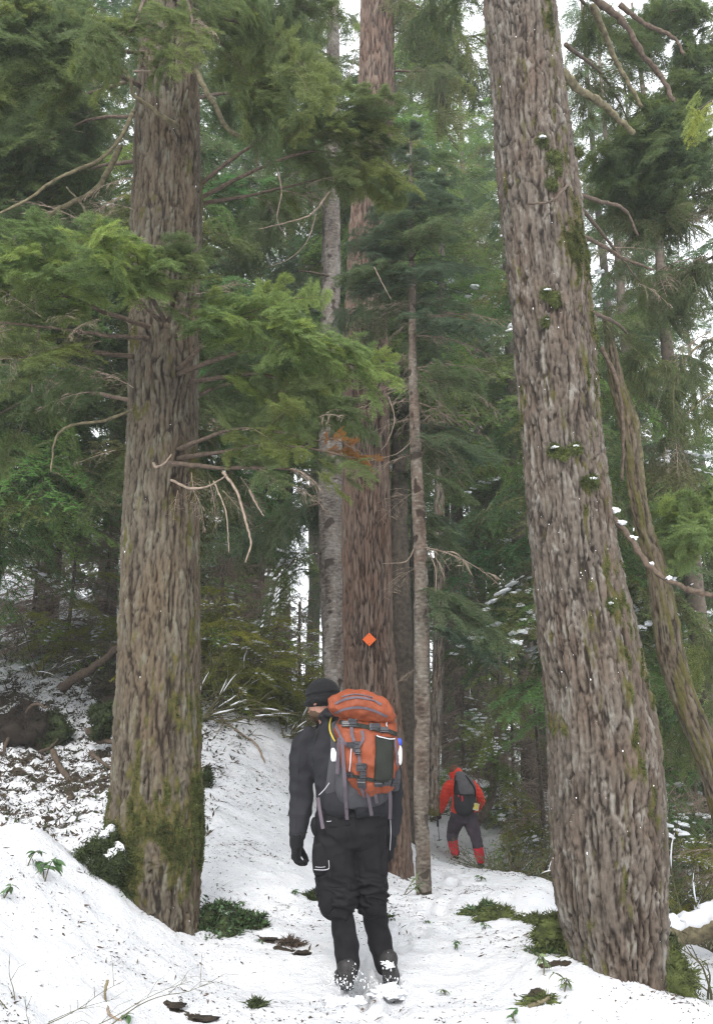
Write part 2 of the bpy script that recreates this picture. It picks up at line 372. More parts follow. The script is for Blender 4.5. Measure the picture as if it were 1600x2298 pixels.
# ------------------------------------------------------------------ trunks
def bark_h(x, y, s, style):
    if style == 'cedar':
        w = perlin(x * 5, y * 5, s * 1.3) * .05
        w += perlin(x * 14, y * 14, s * 5) * .012; v = perlin((x + w) * 38, (y + w) * 38, s * 3.2); v2 = perlin(x * 80, y * 80, s * 8 + 9)
        return .65 * sstep(0, .35, np.abs(v)) + .25 * sstep(0, .3, np.abs(v2)) + .15 * v2
    if style == 'smooth':
        v = perlin(x * 20, y * 20, s * 45); k = sstep(.42, .6, perlin(x * 9, y * 9, s * 8 + 4))
        return .5 + .3 * v + .25 * perlin(x * 8, y * 8, s * 3) - .6 * k
    w = perlin(x * 6, y * 6, s * 3) * .035
    sk = s + x * .5
    v = perlin((x + w) * 17, (y + w) * 17, sk * 1.7 + w * 22); v2 = perlin(x * 40 + 5, y * 40 + 5, sk * 11); v3 = perlin(x * 75, y * 75, s * 30); v4 = perlin(x * 9, y * 9, s * 5)
    w3 = perlin(x * 12, y * 12, s * 6 + 3) * .35; z4 = sk * 3.8 + v4 * .5
    f1, f2, cr = worley((x + w) * 25 + w3, (y + w) * 25 + w3, z4 + w3 * .5); ck = sstep(0, .20 + .12 * v4, f2 - f1); fib = perlin(x * 70, y * 70, s * 9)
    return .32 * ck + .22 * cr + .30 * v3 + .26 * fib + .20 * v4 + .44 * sstep(-.02, .22, np.abs(v)) - .12
    return .52 * sstep(-.02, .34, np.abs(v) + .12 * v3) + .36 * sstep(-.02, .40, np.abs(v2)) + .30 * v3 + .16 * v4 + .02
def trunk(name, rows, d, style, mat, amp, parent, res=.009, mossf=None, flare=0, dlean=0, extra=None, seed=0, vres=1.3):
    """rows: picture y, centre x, half width, from bottom to top"""
    K = []
    y0 = rows[0][0]
    for py, c, hw in rows:
        dd = d + dlean * (rows[0][0] - py) / 1000
        p = P(c, py, dd); K.append((p.x, p.y, p.z, hw * mpp(py, dd)))
    K = np.array(K)
    if extra: K = np.vstack([np.array(extra), K])
    Lg = np.linalg.norm(np.diff(K[:, :3], axis=0), axis=1).sum()
    ns = int(Lg / (res * vres)); path = smoothpath(K, ns); rad = path[:, 3]; pts = path[:, :3]
    nt_ = int(2 * np.pi * rad.max() / res)
    T, X, Y = frames(pts)
    s = np.concatenate([[0], np.cumsum(np.linalg.norm(np.diff(pts, axis=0), axis=1))])
    a = np.linspace(0, 2 * np.pi, nt_, endpoint=False); A, S = np.meshgrid(a, s)
    rr = rad[:, None] * np.ones_like(A); cx, cy = np.cos(A) * rr, np.sin(A) * rr
    low = 1 + .05 * perlin(np.cos(A) * 1.3 + seed, np.sin(A) * 1.3, S * .8) + .03 * perlin(np.cos(A) * 3 + seed, np.sin(A) * 3, S * 2.5)
    if flare:
        low += flare * np.exp(-S / .35) * (.5 + .5 * np.cos(A * 5 + 1.3 * seed)) 
    h = bark_h(cx + seed, cy, S, style)
    moss = np.zeros_like(h) if mossf is None else mossf(A, S, pts, h)
    mb = sstep(.35, .8, moss)
    disp = amp * (h - .5) * (1 - .5 * mb) + mb * (.012 + .014 * perlin(cx * 22, cy * 22, S * 22))
    r = rr * low + disp
    V = pts[:, None] + r[..., None] * (np.cos(A)[..., None] * X[:, None] + np.sin(A)[..., None] * Y[:, None])
    k = nt_; i = np.arange(ns - 1)[:, None]; j = np.arange(k)[None]; j2 = (j + 1) % k
    Fq = np.stack([i * k + j, i * k + j2, (i + 1) * k + j2, (i + 1) * k + j], -1).reshape(-1, 4)
    Vf = np.vstack([V.reshape(-1, 3), pts[-1:]])
    capf = np.stack([(ns - 1) * k + np.arange(k), (ns - 1) * k + (np.arange(k) + 1) % k, np.full(k, ns * k)], -1)
    o = put(bpy.data.objects.new(name, mk_mesh(name, Vf, [Fq, capf], [mat], attrs={'h': np.append(h.ravel(), .5), 'moss': np.append(moss.ravel(), 0)})), parent)
    return o, V, dict(s=s, a=a, pts=pts, moss=moss, X=X, Y=Y)
def tufts(name, pos, nrm, mat, parent, length=.02, width=.004, per=1, label=None, kind='stuff', hang=.3, seed=0):
    """short blades standing on a surface, one joined mesh"""
    rg = np.random.default_rng(seed); pos = np.repeat(np.asarray(pos), per, 0); nrm = np.repeat(np.asarray(nrm), per, 0); n = len(pos)
    d = nrm + rg.normal(size=(n, 3)) * .6; d[:, 2] -= hang * rg.random(n); d /= np.linalg.norm(d, axis=1)[:, None]
    sd_ = np.cross(d, rg.normal(size=(n, 3))); sd_ /= np.linalg.norm(sd_, axis=1)[:, None]
    L = (length * (.5 + rg.random(n)))[:, None]; w = (width * (.6 + .8 * rg.random(n)))[:, None]
    b = pos + rg.normal(size=(n, 3)) * length * .25 - nrm * .004
    V = np.stack([b - sd_ * w, b + sd_ * w, b + d * L], 1).reshape(-1, 3)
    o = put(bpy.data.objects.new(name, mk_mesh(name, V, [np.arange(3 * n).reshape(-1, 3)], [mat], smooth=False)), parent)
    return tag(o, label, kind=kind)

# ---- left big tree
def interp_rows(edges, extrab):
    r = [(y, (a + b) / 2, (b - a) / 2) for y, a, b in edges]; return extrab + r
Lrows = interp_rows([(2100,262,443),(1980,250,446),(1900,246,450),(1800,252,452),(1700,258,450),(1500,268,445),(1300,275,446),(1100,283,443),(900,290,441),(700,296,444),(500,300,450),(300,307,446),(100,318,438),(-100,325,432),(-300,330,428)],
                    [(2330,352,104),(2220,352,100)])
def mossL(A, S, pts, h):
    z = pts[:, 2][:, None]; face = np.cos(A - R(-40)); lft = np.cos(A - R(190))
    n = perlin(np.cos(A) * 2.2, np.sin(A) * 2.2, z * 2.4)
    m = 1.25 * np.exp(-((z - 1.0) / .28)**2) + .35 * np.exp(-((z - 1.5) / .45)**2) * sstep(-.2, .8, face)
    m += .45 * sstep(.6, 1, np.cos(A - R(-14))) * sstep(4.4, 3.4, z) * sstep(.7, 1.1, z) + .6 * sstep(.1, .9, lft) * sstep(1.3, .7, z)
    n2 = perlin(np.cos(A) * 7, np.sin(A) * 7, z * 9)
    return np.clip(m * .52 + .6 * n + .5 * n2 + .25 * (.5 - h) + .07, 0, 1)
left_tree = thing('hemlock_tree', P(352, 2190, 6.3), 'thick scaly barked hemlock with mossy foot and roots, left of the hiker in black', 'tree')
o, VL, IL = trunk('trunk', Lrows, 6.3, 'plate', M['bark_left'], .030, left_tree, .0088, mossL, flare=.13, seed=2)
# ---- right big tree
Rrows = interp_rows([(2250,1300,1492),(2100,1272,1491),(2000,1250,1490),(1900,1244,1490),(1800,1242,1486),(1700,1239,1478),(1600,1232,1462),(1500,1222,1440),(1400,1210,1420),(1300,1200,1396),(1200,1190,1379),(1100,1180,1365),(1000,1172,1351),(900,1165,1340),(800,1158,1332),(700,1150,1325),(600,1140,1313),(500,1130,1301),(400,1120,1290),(300,1112,1276),(200,1105,1263),(100,1098,1251),(0,1090,1240),(-200,1076,1216),(-350,1066,1198)],
                    [(2450,1412,108)])
def mossR(A, S, pts, h):
    z = pts[:, 2][:, None]; rt = np.cos(A - R(-30))
    n = perlin(np.cos(A) * 2.4 + 5, np.sin(A) * 2.4, z * 1.9)
    m = .55 * sstep(.35, 1, rt) * sstep(.4, 1.5, z) + .6 * np.exp(-((z - 5.05) / .3)**2) * sstep(.5, 1, np.cos(A - R(-50))) + .8 * np.exp(-((z + .1) / .3)**2)
    m += .45 * sstep(.6, 1, np.cos(A - R(190))) * sstep(.9, .2, z)
    n2 = perlin(np.cos(A) * 8, np.sin(A) * 8, z * 8)
    return np.clip(m * .50 + .5 * n + .5 * n2 + .2 * (.5 - h) + .08, 0, 1)
right_tree = thing('hemlock_tree', P(1430, 2290, 5.9), 'massive leaning hemlock with plated grey bark, moss and snow flecks, behind the snow bank', 'tree')
o, VR, IR = trunk('trunk', Rrows, 5.9, 'plate', M['bark_right'], .034, right_tree, .0092, mossR, flare=.12, seed=7)
# ---- cedar
Crows = interp_rows([(1960,772,924),(1850,773,916),(1750,774,910),(1650,776,900),(1500,775,886),(1400,773,879),(1200,772,876),(1000,775,870),(800,771,867),(600,782,864),(400,796,871),(200,806,880),(0,812,882),(-300,824,884)], [(2060,848,86)])
def moss0(A, S, pts, h): return np.clip(.35 * perlin(np.cos(A) * 2, np.sin(A) * 2, S * 1.2) , 0, .45)
cedar = thing('cedar_tree', P(848, 1960, 10.5), 'reddish stringy barked cedar carrying the orange trail marker, beyond the hiker in black', 'tree')
o, VC, IC = trunk('trunk', Crows, 10.5, 'cedar', M['bark_cedar'], .05, cedar, .013, moss0, flare=.18, seed=4, vres=2.2)
# ---- grey fir and thin fir
Grows = interp_rows([(1700,725,778),(1540,727,776),(1300,717,772),(1100,715,771),(900,717,765),(600,722,764),(400,726,762),(200,731,761),(0,736,761),(-300,741,758)], [(1990,752,27)])
grey_fir = thing('fir_tree', P(752, 1990, 11.6), 'straight grey blotchy trunked fir touching the left side of the reddish cedar', 'tree')
o, VG, IG = trunk('trunk', Grows, 11.6, 'smooth', M['bark_grey'], .02, grey_fir, .013, None, seed=1, vres=1)
Trows = interp_rows([(2005,934,969),(1900,931,965),(1800,928,962),(1600,929,965),(1400,928,964),(1300,930,960),(1150,925,954),(1000,919,945),(800,917,935),(600,917,931),(400,918,925)], [(2060,953,18)]) + [(300,921,2)]
def mossT(A, S, pts, h): return np.clip(.9 - S / .25 + .3 * perlin(np.cos(A), np.sin(A), S * 9), 0, 1)
thin_fir = thing('fir_tree', P(952, 2010, 9.0), 'slender young fir with patchy bark and blue green boughs left of the hiker in red', 'tree')
o, VT, IT = trunk('trunk', Trows, 9.0, 'smooth', M['bark_thin'], .012, thin_fir, .008, mossT, seed=3, vres=1.2)
# ---- leaning trunk behind the right tree, pale trunk, curved sapling
lean_tree = thing('leaning_tree', P(1640, 2120, 7.2), 'crooked scaly trunk leaning behind the massive right hand hemlock', 'tree')
def mossN(A, S, pts, h): return np.clip(.5 * perlin(np.cos(A) * 3, np.sin(A) * 3, S * 3) + .42, 0, 1)
o, VN, IN = trunk('trunk', [(2150,1660,32),(1900,1640,30),(1700,1588,26),(1550,1528,27),(1450,1502,28),(1300,1478,23),(1180,1444,17),(1060,1420,16),(960,1410,17),(870,1386,14),(800,1372,12),(740,1362,7),(715,1358,3)], 7.2, 'plate', M['bark_left'], .022, lean_tree, .011, mossN, seed=5)
pale_tree = thing('pale_tree', P(972, 1790, 13.5), 'pale yellowish bare trunk standing close behind the slender young fir', 'tree')
trunk('trunk', [(1830,970,15),(1730,973,13),(1600,980,12),(1450,984,12),(1200,986,11),(900,985,9),(500,990,6)], 13.5, 'cedar', M['bark_thin'], .02, pale_tree, .014, mossT, seed=6, vres=2)

# trunk moss tufts, snow flecks
def normals_of(V):
    du = np.roll(V, -1, 1) - np.roll(V, 1, 1); dv = np.gradient(V, axis=0); n = np.cross(du, dv); n /= np.linalg.norm(n, axis=2)[..., None] + 1e-9; return n
def moss_tufts(V, I, parent, count, seed, mat='moss', L=.022):
    n = normals_of(V); m = I['moss']; rg = np.random.default_rng(seed)
    w = sstep(.45, .95, m)**1.5 * (n[..., 1] < .35); w = w.ravel() / w.sum(); idx = rg.choice(len(w), count, p=w)
    tufts('moss', V.reshape(-1, 3)[idx], n.reshape(-1, 3)[idx], M[mat], parent, L, .0028, 2, seed=seed)
moss_tufts(VL, IL, left_tree, 22000, 3, L=.016); moss_tufts(VR, IR, right_tree, 20000, 4, L=.015)
def flecks(V, parent, count, seed, size, zmin=-1, zmax=9):
    n = normals_of(V); rg = np.random.default_rng(seed); w = ((n[..., 1] < .2) & (V[..., 2] > zmin) & (V[..., 2] < zmax)) * np.clip(.15 + n[..., 2], .02, 1) * (1 + 3 * sstep(-.1, .6, perlin(V[..., 0] * 3, V[..., 1] * 3, V[..., 2] * 1.5)))
    w = w.ravel() / w.sum(); idx = rg.choice(len(w), count, p=w); mb = MB()
    for k, q in enumerate(idx):
        r = size * (.4 + 1.5 * rg.random()**3); v, f = blob_np(V.reshape(-1, 3)[q], r, k, (1, 1, 1 + rg.random()), (5, 4), .5); mb.add(v, f)
    tag(mb.build('snow_fleck', [M['snowcap']], parent), None, kind='stuff')
flecks(VR, right_tree, 260, 5, .0026); flecks(VL, left_tree, 40, 6, .0026)
def surf(V, I, ang, z):
    i = int(np.argmin(np.abs(V[:, 0, 2] - z))); j = int(round((R(ang) % (2 * np.pi)) / (2 * np.pi) * V.shape[1])) % V.shape[1]
    return Vector(V[i, j])
def snowpad(parent, c, r, seed, sq=(1.6, .7, .35), name='snow_cap'):
    v, f = blob_np(c, r, seed, (sq[0], sq[1], sq[2] * 1.3), (16, 10), .9); mb = MB(); mb.add(v, f); return mb.build(name, [M['snowcap']], parent)
# moss cushions with snow caps on the right trunk
cushions = [(1222,315,.06,1),(1245,345,.085,0),(1250,380,.07,0),(1238,410,.05,0),(1222,655,.05,1),(1245,668,.06,0),(1222,720,.03,1),(1240,1008,.05,1),(1296,1002,.04,1),(1258,1020,.045,0),(1335,1082,.055,1),(1318,1078,.03,0),(1372,1355,.04,1),(1300,340,.05,0)]
def ray_surf(V, px, py, d):
    """nearest trunk surface sample facing the sight line through a picture point"""
    p0 = np.array([0, 0, CAMZ]); dr = np.array(P(px, py, d)) - p0; dr /= np.linalg.norm(dr)
    q = V.reshape(-1, 3) - p0; t = q @ dr; off = np.linalg.norm(q - t[:, None] * dr, axis=1); ok = off < .02
    if not ok.any(): k = int(np.argmin(off))
    else: k = int(np.argmin(np.where(ok, t, 1e9)))
    return Vector(V.reshape(-1, 3)[k])
for k, (px, py, r, sn) in enumerate(cushions):
    c = ray_surf(VR, px, py, 5.9); v, f = blob_np(c, r * .5, k + 20, (1.2, .3, 1.1), (16, 12), .9); mb = MB(); mb.add(v, f)
    mc = mb.build('moss_cushion', [M['moss']], right_tree)
    nn = v - np.array(c); nn /= np.linalg.norm(nn, axis=1)[:, None] + 1e-6
    tufts('moss', np.repeat(v, 6, 0), np.repeat(nn, 6, 0), M['moss'], right_tree, .028, .003, 1, seed=k)
    if sn: snowpad(right_tree, c + Vector((0, -.012, r * .45)), r * .34, k, (1.5, .7, .4))
# orange marker on the cedar
c = ray_surf(VC, 826, 1433, 10.5) + Vector((0, -.025, 0)); h_ = .078
mk = MB(); q = [(0, 0, h_), (h_, 0, 0), (0, 0, -h_), (-h_, 0, 0)]
pts = np.array([(x, -.004, z) for x, _, z in q] + [(x, .004, z) for x, _, z in q]) + np.array(c)
mk.add(pts, [(3,2,1,0),(4,5,6,7),(0,1,5,4),(1,2,6,5),(2,3,7,6),(3,0,4,7)])
M['marker'] = mat_simple('orange marker', (.60, .10, .012), .45, .05, 20)
marker = mk.build('trail_marker', [M['marker']], None, False); tag(marker, 'orange diamond trail marker nailed to the reddish cedar trunk', 'trail marker')
for sgn in (1, -1):
    nb = MB(); add_tube(nb, [c + Vector((0, -.002, sgn * .045)), c + Vector((0, -.009, sgn * .045))], .006, 8); nb.build('nail', [M['bark_far']], marker)

# ------------------------------------------------------------------ conifer sprays (shared meshes)
def unit(v): return v / (np.linalg.norm(v, axis=-1, keepdims=True) + 1e-9)
def spray_mesh(name, seed, nside=20, sub=.028, sublen=.11, need=.028, nw=.0036, sp=.006, droop=.25, width=.42, snow=0, dead=False, hang=0, upn=.25, third=False, twig_r=1.0):
    rg = np.random.default_rng(seed); mb = MB(); segs = []
    def poly(p0, d, L, n, dr, wob=.06):
        t = np.linspace(0, 1, n)[:, None]; d = unit(np.asarray(d, float)); sd = unit(np.cross(d, (0, 0, 1.)))
        w = rg.normal() * wob; return p0 + d * t * L + np.array((0, 0, -1.)) * dr * L * t**2 + sd * w * L * t**2
    main = poly(np.zeros(3), (1, 0, .08), 1, 12, droop)
    add_tube(mb, main, np.linspace(.009, .002, 12) * twig_r, 4, 0); tips = []
    NP, ND, NT = [], [], []
    def put_needles(p, t0, dens=1.0, tipv=0):
        T = np.gradient(p, axis=0); L = np.linalg.norm(np.diff(p, axis=0), axis=1).sum(); n = max(2, int(L / sp * dens))
        t = rg.random(n) * (len(p) - 1) * (1 - t0) + t0 * (len(p) - 1); i = np.minimum(t.astype(int), len(p) - 2); f = (t - i)[:, None]
        for sgn in (-1, 1):
            NP.append(p[i] * (1 - f) + p[i + 1] * f); dd = unit(T[i]); sd = unit(np.cross(dd, (0, 0, 1.)) + 1e-6)
            ND.append(rg.normal(size=(n, 3)) * .30 + dd * .55 + sd * sgn * .8 + np.array((0, 0, 1.)) * (rg.random((n, 1)) * 1.1 - .45 + upn * .5) * .6); NT.append(np.clip((t / (len(p) - 1)) * tipv, 0, 1))
    if not dead: put_needles(main, .3, 1, .7)
    for k in range(nside):
        for sgn in (-1, 1):
            t = .08 + .9 * (k + rg.random() * .6) / nside; i = min(int(t * 11), 10); p0 = main[i] + (main[i + 1] - main[i]) * (t * 11 - i)
            L = width * (1 - t)**.75 * min(1, .5 + t * 2.2) * (.35 + 1.0 * rg.random()) + .04
            if rg.random() < .14: continue
            ang = R(48 + rg.normal() * 16); d = (math.cos(ang), sgn * math.sin(ang), .05 + rg.normal() * .26)
            pl = poly(p0, d, L, 6, droop * .8 + hang * (.5 + rg.random())); add_tube(mb, pl, np.linspace(.0035, .001, 6) * twig_r, 3, 0)
            if not dead: put_needles(pl, .05, 1, .8)
            ns = int(L / sub)
            for q in range(ns):
                for s2 in (-1, 1):
                    if rg.random() < (.5 if dead else .12): continue
                    tt = (q + .5 + rg.random() * .4) / ns; i2 = min(int(tt * 5), 4); b0 = pl[i2] + (pl[i2 + 1] - pl[i2]) * (tt * 5 - i2)
                    D = unit(pl[i2 + 1] - pl[i2]); sdv = unit(np.cross(D, (0, 0, 1.))); l2 = sublen * (1 - .65 * tt) * (.5 + .8 * rg.random())
                    d2 = D * .75 + sdv * s2 * .75 + np.array((0, 0, rg.normal() * .2)); pp = poly(b0, d2, l2, 3, droop * .5 + hang)
                    V_ = np.vstack([pp[0] + sdv * .001, pp[0] - sdv * .001, pp[1] + (0, 0, .0012), pp[2]]); mb.add(V_, [(0, 1, 2), (1, 3, 2), (0, 2, 3)], 0)
                    if not dead: put_needles(pp, 0, 1, 1)
    nv0 = mb.n
    if NP:
        p = np.concatenate(NP); d = unit(np.concatenate(ND)); n = len(p); tp = np.concatenate(NT)
        w = unit(np.cross(d, rg.normal(size=(n, 3)) * .6 + np.array((0, 0, 1.)))) * nw * .5 * (.7 + .6 * rg.random((n, 1)))
        L = need * (.6 + .6 * rg.random((n, 1)))
        Vn = np.stack([p - w, p + w, p + d * L], 1).reshape(-1, 3); mb.add(Vn, np.arange(3 * n).reshape(-1, 3), 1)
        tipa = np.concatenate([np.zeros(nv0), np.repeat(tp, 3)])
    else: tipa = np.zeros(nv0)
    for k in range(snow):
        t = rg.random() * .85 + .1; i = min(int(t * 11), 10); c = main[i] + np.array((0, rg.normal() * width * .35 * (1 - t), .012))
        c[2] -= droop * .5 * abs(c[1]); v, f = blob_np(c, .008 + .022 * rg.random()**1.5, k + seed, (1.8, 1.2, .5), (8, 5), .9); mb.add(v, f, 2)
    tipa = np.concatenate([tipa, np.zeros(mb.n - len(tipa))])
    me = mb.mesh(name, [M['twig'] if not dead else M['deadtwig'], M['needle'], M['snowcap']], smooth=False)
    at = me.attributes.new('tip', 'FLOAT', 'POINT'); at.data.foreach_set('value', tipa.astype(np.float32)); return me
NEAR = [spray_mesh('spray', 11 + k, nside=15, sub=.042, sublen=.14, need=.058, nw=.0060, sp=.0105, upn=.5, droop=.18 + .08 * k, width=.40 + .03 * k) for k in range(4)]
FIRN = [spray_mesh('spray', 31 + k, nside=15, sub=.04, sublen=.14, need=.042, nw=.0055, sp=.009, droop=.3, width=.5, hang=.15) for k in range(3)]
DEAD = [spray_mesh('twigs', 41 + k, nside=9, sub=.07, sublen=.16, droop=.3, width=.5, dead=True, hang=.25, twig_r=.9) for k in range(3)]
SNOWY = [spray_mesh('spray', 51 + k, nside=12, sub=.05, sublen=.13, need=.034, nw=.0055, sp=.010, droop=.4, width=.5, snow=34) for k in range(2)]
FARB = [spray_mesh('spray', 61 + k, nside=13, sub=.045, sublen=.13, need=.030, nw=.0060, sp=.0095, droop=.35 + .1 * k, width=.46, hang=.12 * k, twig_r=.55) for k in range(4)]
HANG = [spray_mesh('spray', 71 + k, nside=12, sub=.05, sublen=.14, need=.034, nw=.0055, sp=.012, droop=.5, width=.4, hang=.9) for k in range(2)]

def orient(d, up=(0, 0, 1), roll=0):
    x = Vector(d).normalized(); z = Vector(up); z = (z - x * z.dot(x))
    if z.length < 1e-3: z = Vector((0, 1, 0)) - x * x.y
    z.normalize(); y = z.cross(x); m = Matrix((x, y, z)).transposed()
    return m @ Matrix.Rotation(roll, 3, 'X')
def place(mesh, loc, d, scale, parent, color=(.05, .08, .03), name='spray', roll=0, zs=1):
    o = bpy.data.objects.new(name, mesh); COL.objects.link(o); o.parent = parent
    rot = orient(d, roll=roll).to_4x4()
    o.matrix_basis = Matrix.Translation(Vector(loc) - wloc(parent)) @ rot @ Matrix.Diagonal((scale, scale, scale * zs, 1))
    o.color = (*color, 1); return o
def limbobj(name, pts, r0, r1, parent, mat, k=7, knob=.2, n=None):
    p = smoothpath(np.array([tuple(q) for q in pts]), n or max(8, int(8 * len(pts))))
    n = len(p); rad = np.linspace(r0, r1, n) * (1 + knob * perlin(np.arange(n) * .7, r0 * 99, p[0][2]))
    p = p + np.stack([perlin(np.arange(n) * .35, 1.3, p[0][0]), np.zeros(n), perlin(np.arange(n) * .35, 9.3, p[0][0])], -1) * r0 * .5
    return obj_tube(name, p, rad, k, mat, parent), p
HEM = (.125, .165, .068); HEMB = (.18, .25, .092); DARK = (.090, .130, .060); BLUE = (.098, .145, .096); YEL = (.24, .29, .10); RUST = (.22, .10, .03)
def bough(tree, pts, n, size, color=HEM, lib=None, spread=.5, r0=.02, wood='limb', dead=0, t0=.25, jit=.06, vs=.08, down=.15):
    pts = [P(*p) for p in pts]; lib = lib or NEAR; n = int(n * 1.25)
    limb, p = limbobj('branch', pts, r0, r0 * .2, tree, M[wood]); m = len(p)
    for k in range(n):
        t = t0 + (1 - t0) * (k + random.random()) / n; i = min(int(t * (m - 1)), m - 2); q = Vector(p[i]) + Vector((random.gauss(0, jit), random.gauss(0, jit), random.gauss(0, vs)))
        T = (Vector(p[i + 1]) - Vector(p[i])).normalized(); sd_ = T.cross(Vector((0, 0, 1))).normalized() * random.choice((-1, 1)) * spread * random.uniform(.5, 1.8)
        dv = T + sd_ + Vector((0, 0, -down + random.gauss(0, .34)))
        isdead = random.random() < dead
        place(random.choice(DEAD if isdead else lib), q, dv, size * random.uniform(.55, 1.25), limb, color, 'twigs' if isdead else 'spray', random.gauss(0, .6))
    return limb
# ------------------------------------------------------------------ boughs of the near trees
LT = left_tree
def many(tree, rows, **kw):
    for r in rows: bough(tree, r[0], r[1], r[2], **{**kw, **(r[3] if len(r) > 3 else {})})
many(LT, [
 ([(350,740,6.1),(210,690,5.7),(90,640,5.4),(-40,600,5.2)], 20, .42, dict(color=HEMB)),
 ([(360,720,6.0),(270,640,5.6),(150,590,5.4),(20,575,5.2)], 18, .40, dict(color=HEMB)),
 ([(370,720,6.0),(330,650,5.5),(290,600,5.2),(240,560,5.0)], 16, .36, dict(color=HEMB)),
 ([(380,720,6.0),(400,640,5.5),(410,590,5.3)], 12, .32, dict(color=HEM)),
 ([(340,760,6.1),(220,750,5.7),(80,730,5.4),(-40,720,5.2)], 13, .40, dict(color=HEM, dead=.5)),
 ([(300,800,6.1),(180,790,5.9),(60,800,5.6),(-40,790,5.5)], 12, .42, dict(color=HEM, dead=.5)),
 ([(400,830,6.1),(500,740,5.7),(600,710,5.5),(720,760,5.4)], 22, .38, dict(color=HEMB)),
 ([(400,840,6.1),(540,790,5.7),(680,790,5.5),(850,835,5.4)], 22, .34, dict(color=HEMB)),
 ([(420,860,6.2),(560,840,5.8),(660,860,5.6),(740,880,5.5)], 14, .34, dict(color=HEM)),
 ([(430,740,6.2),(520,700,5.8),(620,680,5.7)], 12, .32, dict(color=HEMB)),
 ([(420,900,6.6),(520,860,6.8),(640,880,6.9),(740,920,6.9)], 20, .55, dict(color=DARK)),  # this row and the next: dark colour paints the shade under the bright boughs
 ([(420,880,6.6),(500,820,6.9),(600,810,7.0)], 14, .55, dict(color=DARK)),
 ([(400,1010,6.1),(470,980,5.8),(560,960,5.6),(700,985,5.4)], 13, .34, dict(color=HEM, dead=.12)),
 ([(400,1030,6.1),(520,1010,5.8),(660,1000,5.5),(800,1030,5.3)], 12, .28, dict(color=HEM, dead=.1, t0=.35)),
 ([(380,1040,6.0),(520,1050,5.8),(640,1050,5.6),(700,1070,5.6)], 7, .32, dict(color=HEM, dead=.8)),
 # top left canopy
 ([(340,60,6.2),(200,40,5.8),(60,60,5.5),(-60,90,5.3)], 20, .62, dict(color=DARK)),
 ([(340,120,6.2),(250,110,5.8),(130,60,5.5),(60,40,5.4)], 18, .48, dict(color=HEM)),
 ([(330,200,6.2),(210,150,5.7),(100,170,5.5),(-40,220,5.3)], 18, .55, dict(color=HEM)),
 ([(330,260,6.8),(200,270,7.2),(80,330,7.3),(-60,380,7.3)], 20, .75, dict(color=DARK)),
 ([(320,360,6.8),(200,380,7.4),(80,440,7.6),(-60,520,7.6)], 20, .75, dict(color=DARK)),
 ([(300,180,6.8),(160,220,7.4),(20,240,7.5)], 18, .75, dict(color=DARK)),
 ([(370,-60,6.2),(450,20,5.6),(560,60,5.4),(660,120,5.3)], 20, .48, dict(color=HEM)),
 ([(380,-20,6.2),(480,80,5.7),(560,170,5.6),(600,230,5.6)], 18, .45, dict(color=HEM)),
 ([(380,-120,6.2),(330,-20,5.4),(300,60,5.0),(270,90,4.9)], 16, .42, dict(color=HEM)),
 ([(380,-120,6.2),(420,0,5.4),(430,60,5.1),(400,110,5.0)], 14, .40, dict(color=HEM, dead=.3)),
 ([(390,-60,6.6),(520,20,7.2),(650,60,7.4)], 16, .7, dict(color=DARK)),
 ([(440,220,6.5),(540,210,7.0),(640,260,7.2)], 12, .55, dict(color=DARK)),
 ([(430,430,6.4),(560,330,6.4),(700,270,6.4),(840,290,6.4)], 20, .45, dict(color=HEM, t0=.45)),
 ([(440,450,6.4),(600,370,6.4),(740,340,6.4),(880,420,6.4)], 20, .42, dict(color=HEM, t0=.45)),
 ([(440,460,6.5),(600,430,6.6),(760,390,6.6)], 10, .42, dict(color=HEM, t0=.4, dead=.25)),
 # mid left drapes
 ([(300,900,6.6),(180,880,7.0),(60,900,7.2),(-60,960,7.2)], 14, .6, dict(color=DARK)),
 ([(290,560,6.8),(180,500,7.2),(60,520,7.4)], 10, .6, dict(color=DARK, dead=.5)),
])
rust = bough(LT, [(680,1000,5.5),(740,985,5.35),(790,1005,5.3),(850,1045,5.25)], 7, .17, color=RUST, r0=.006, t0=.2, jit=.02, vs=.03)
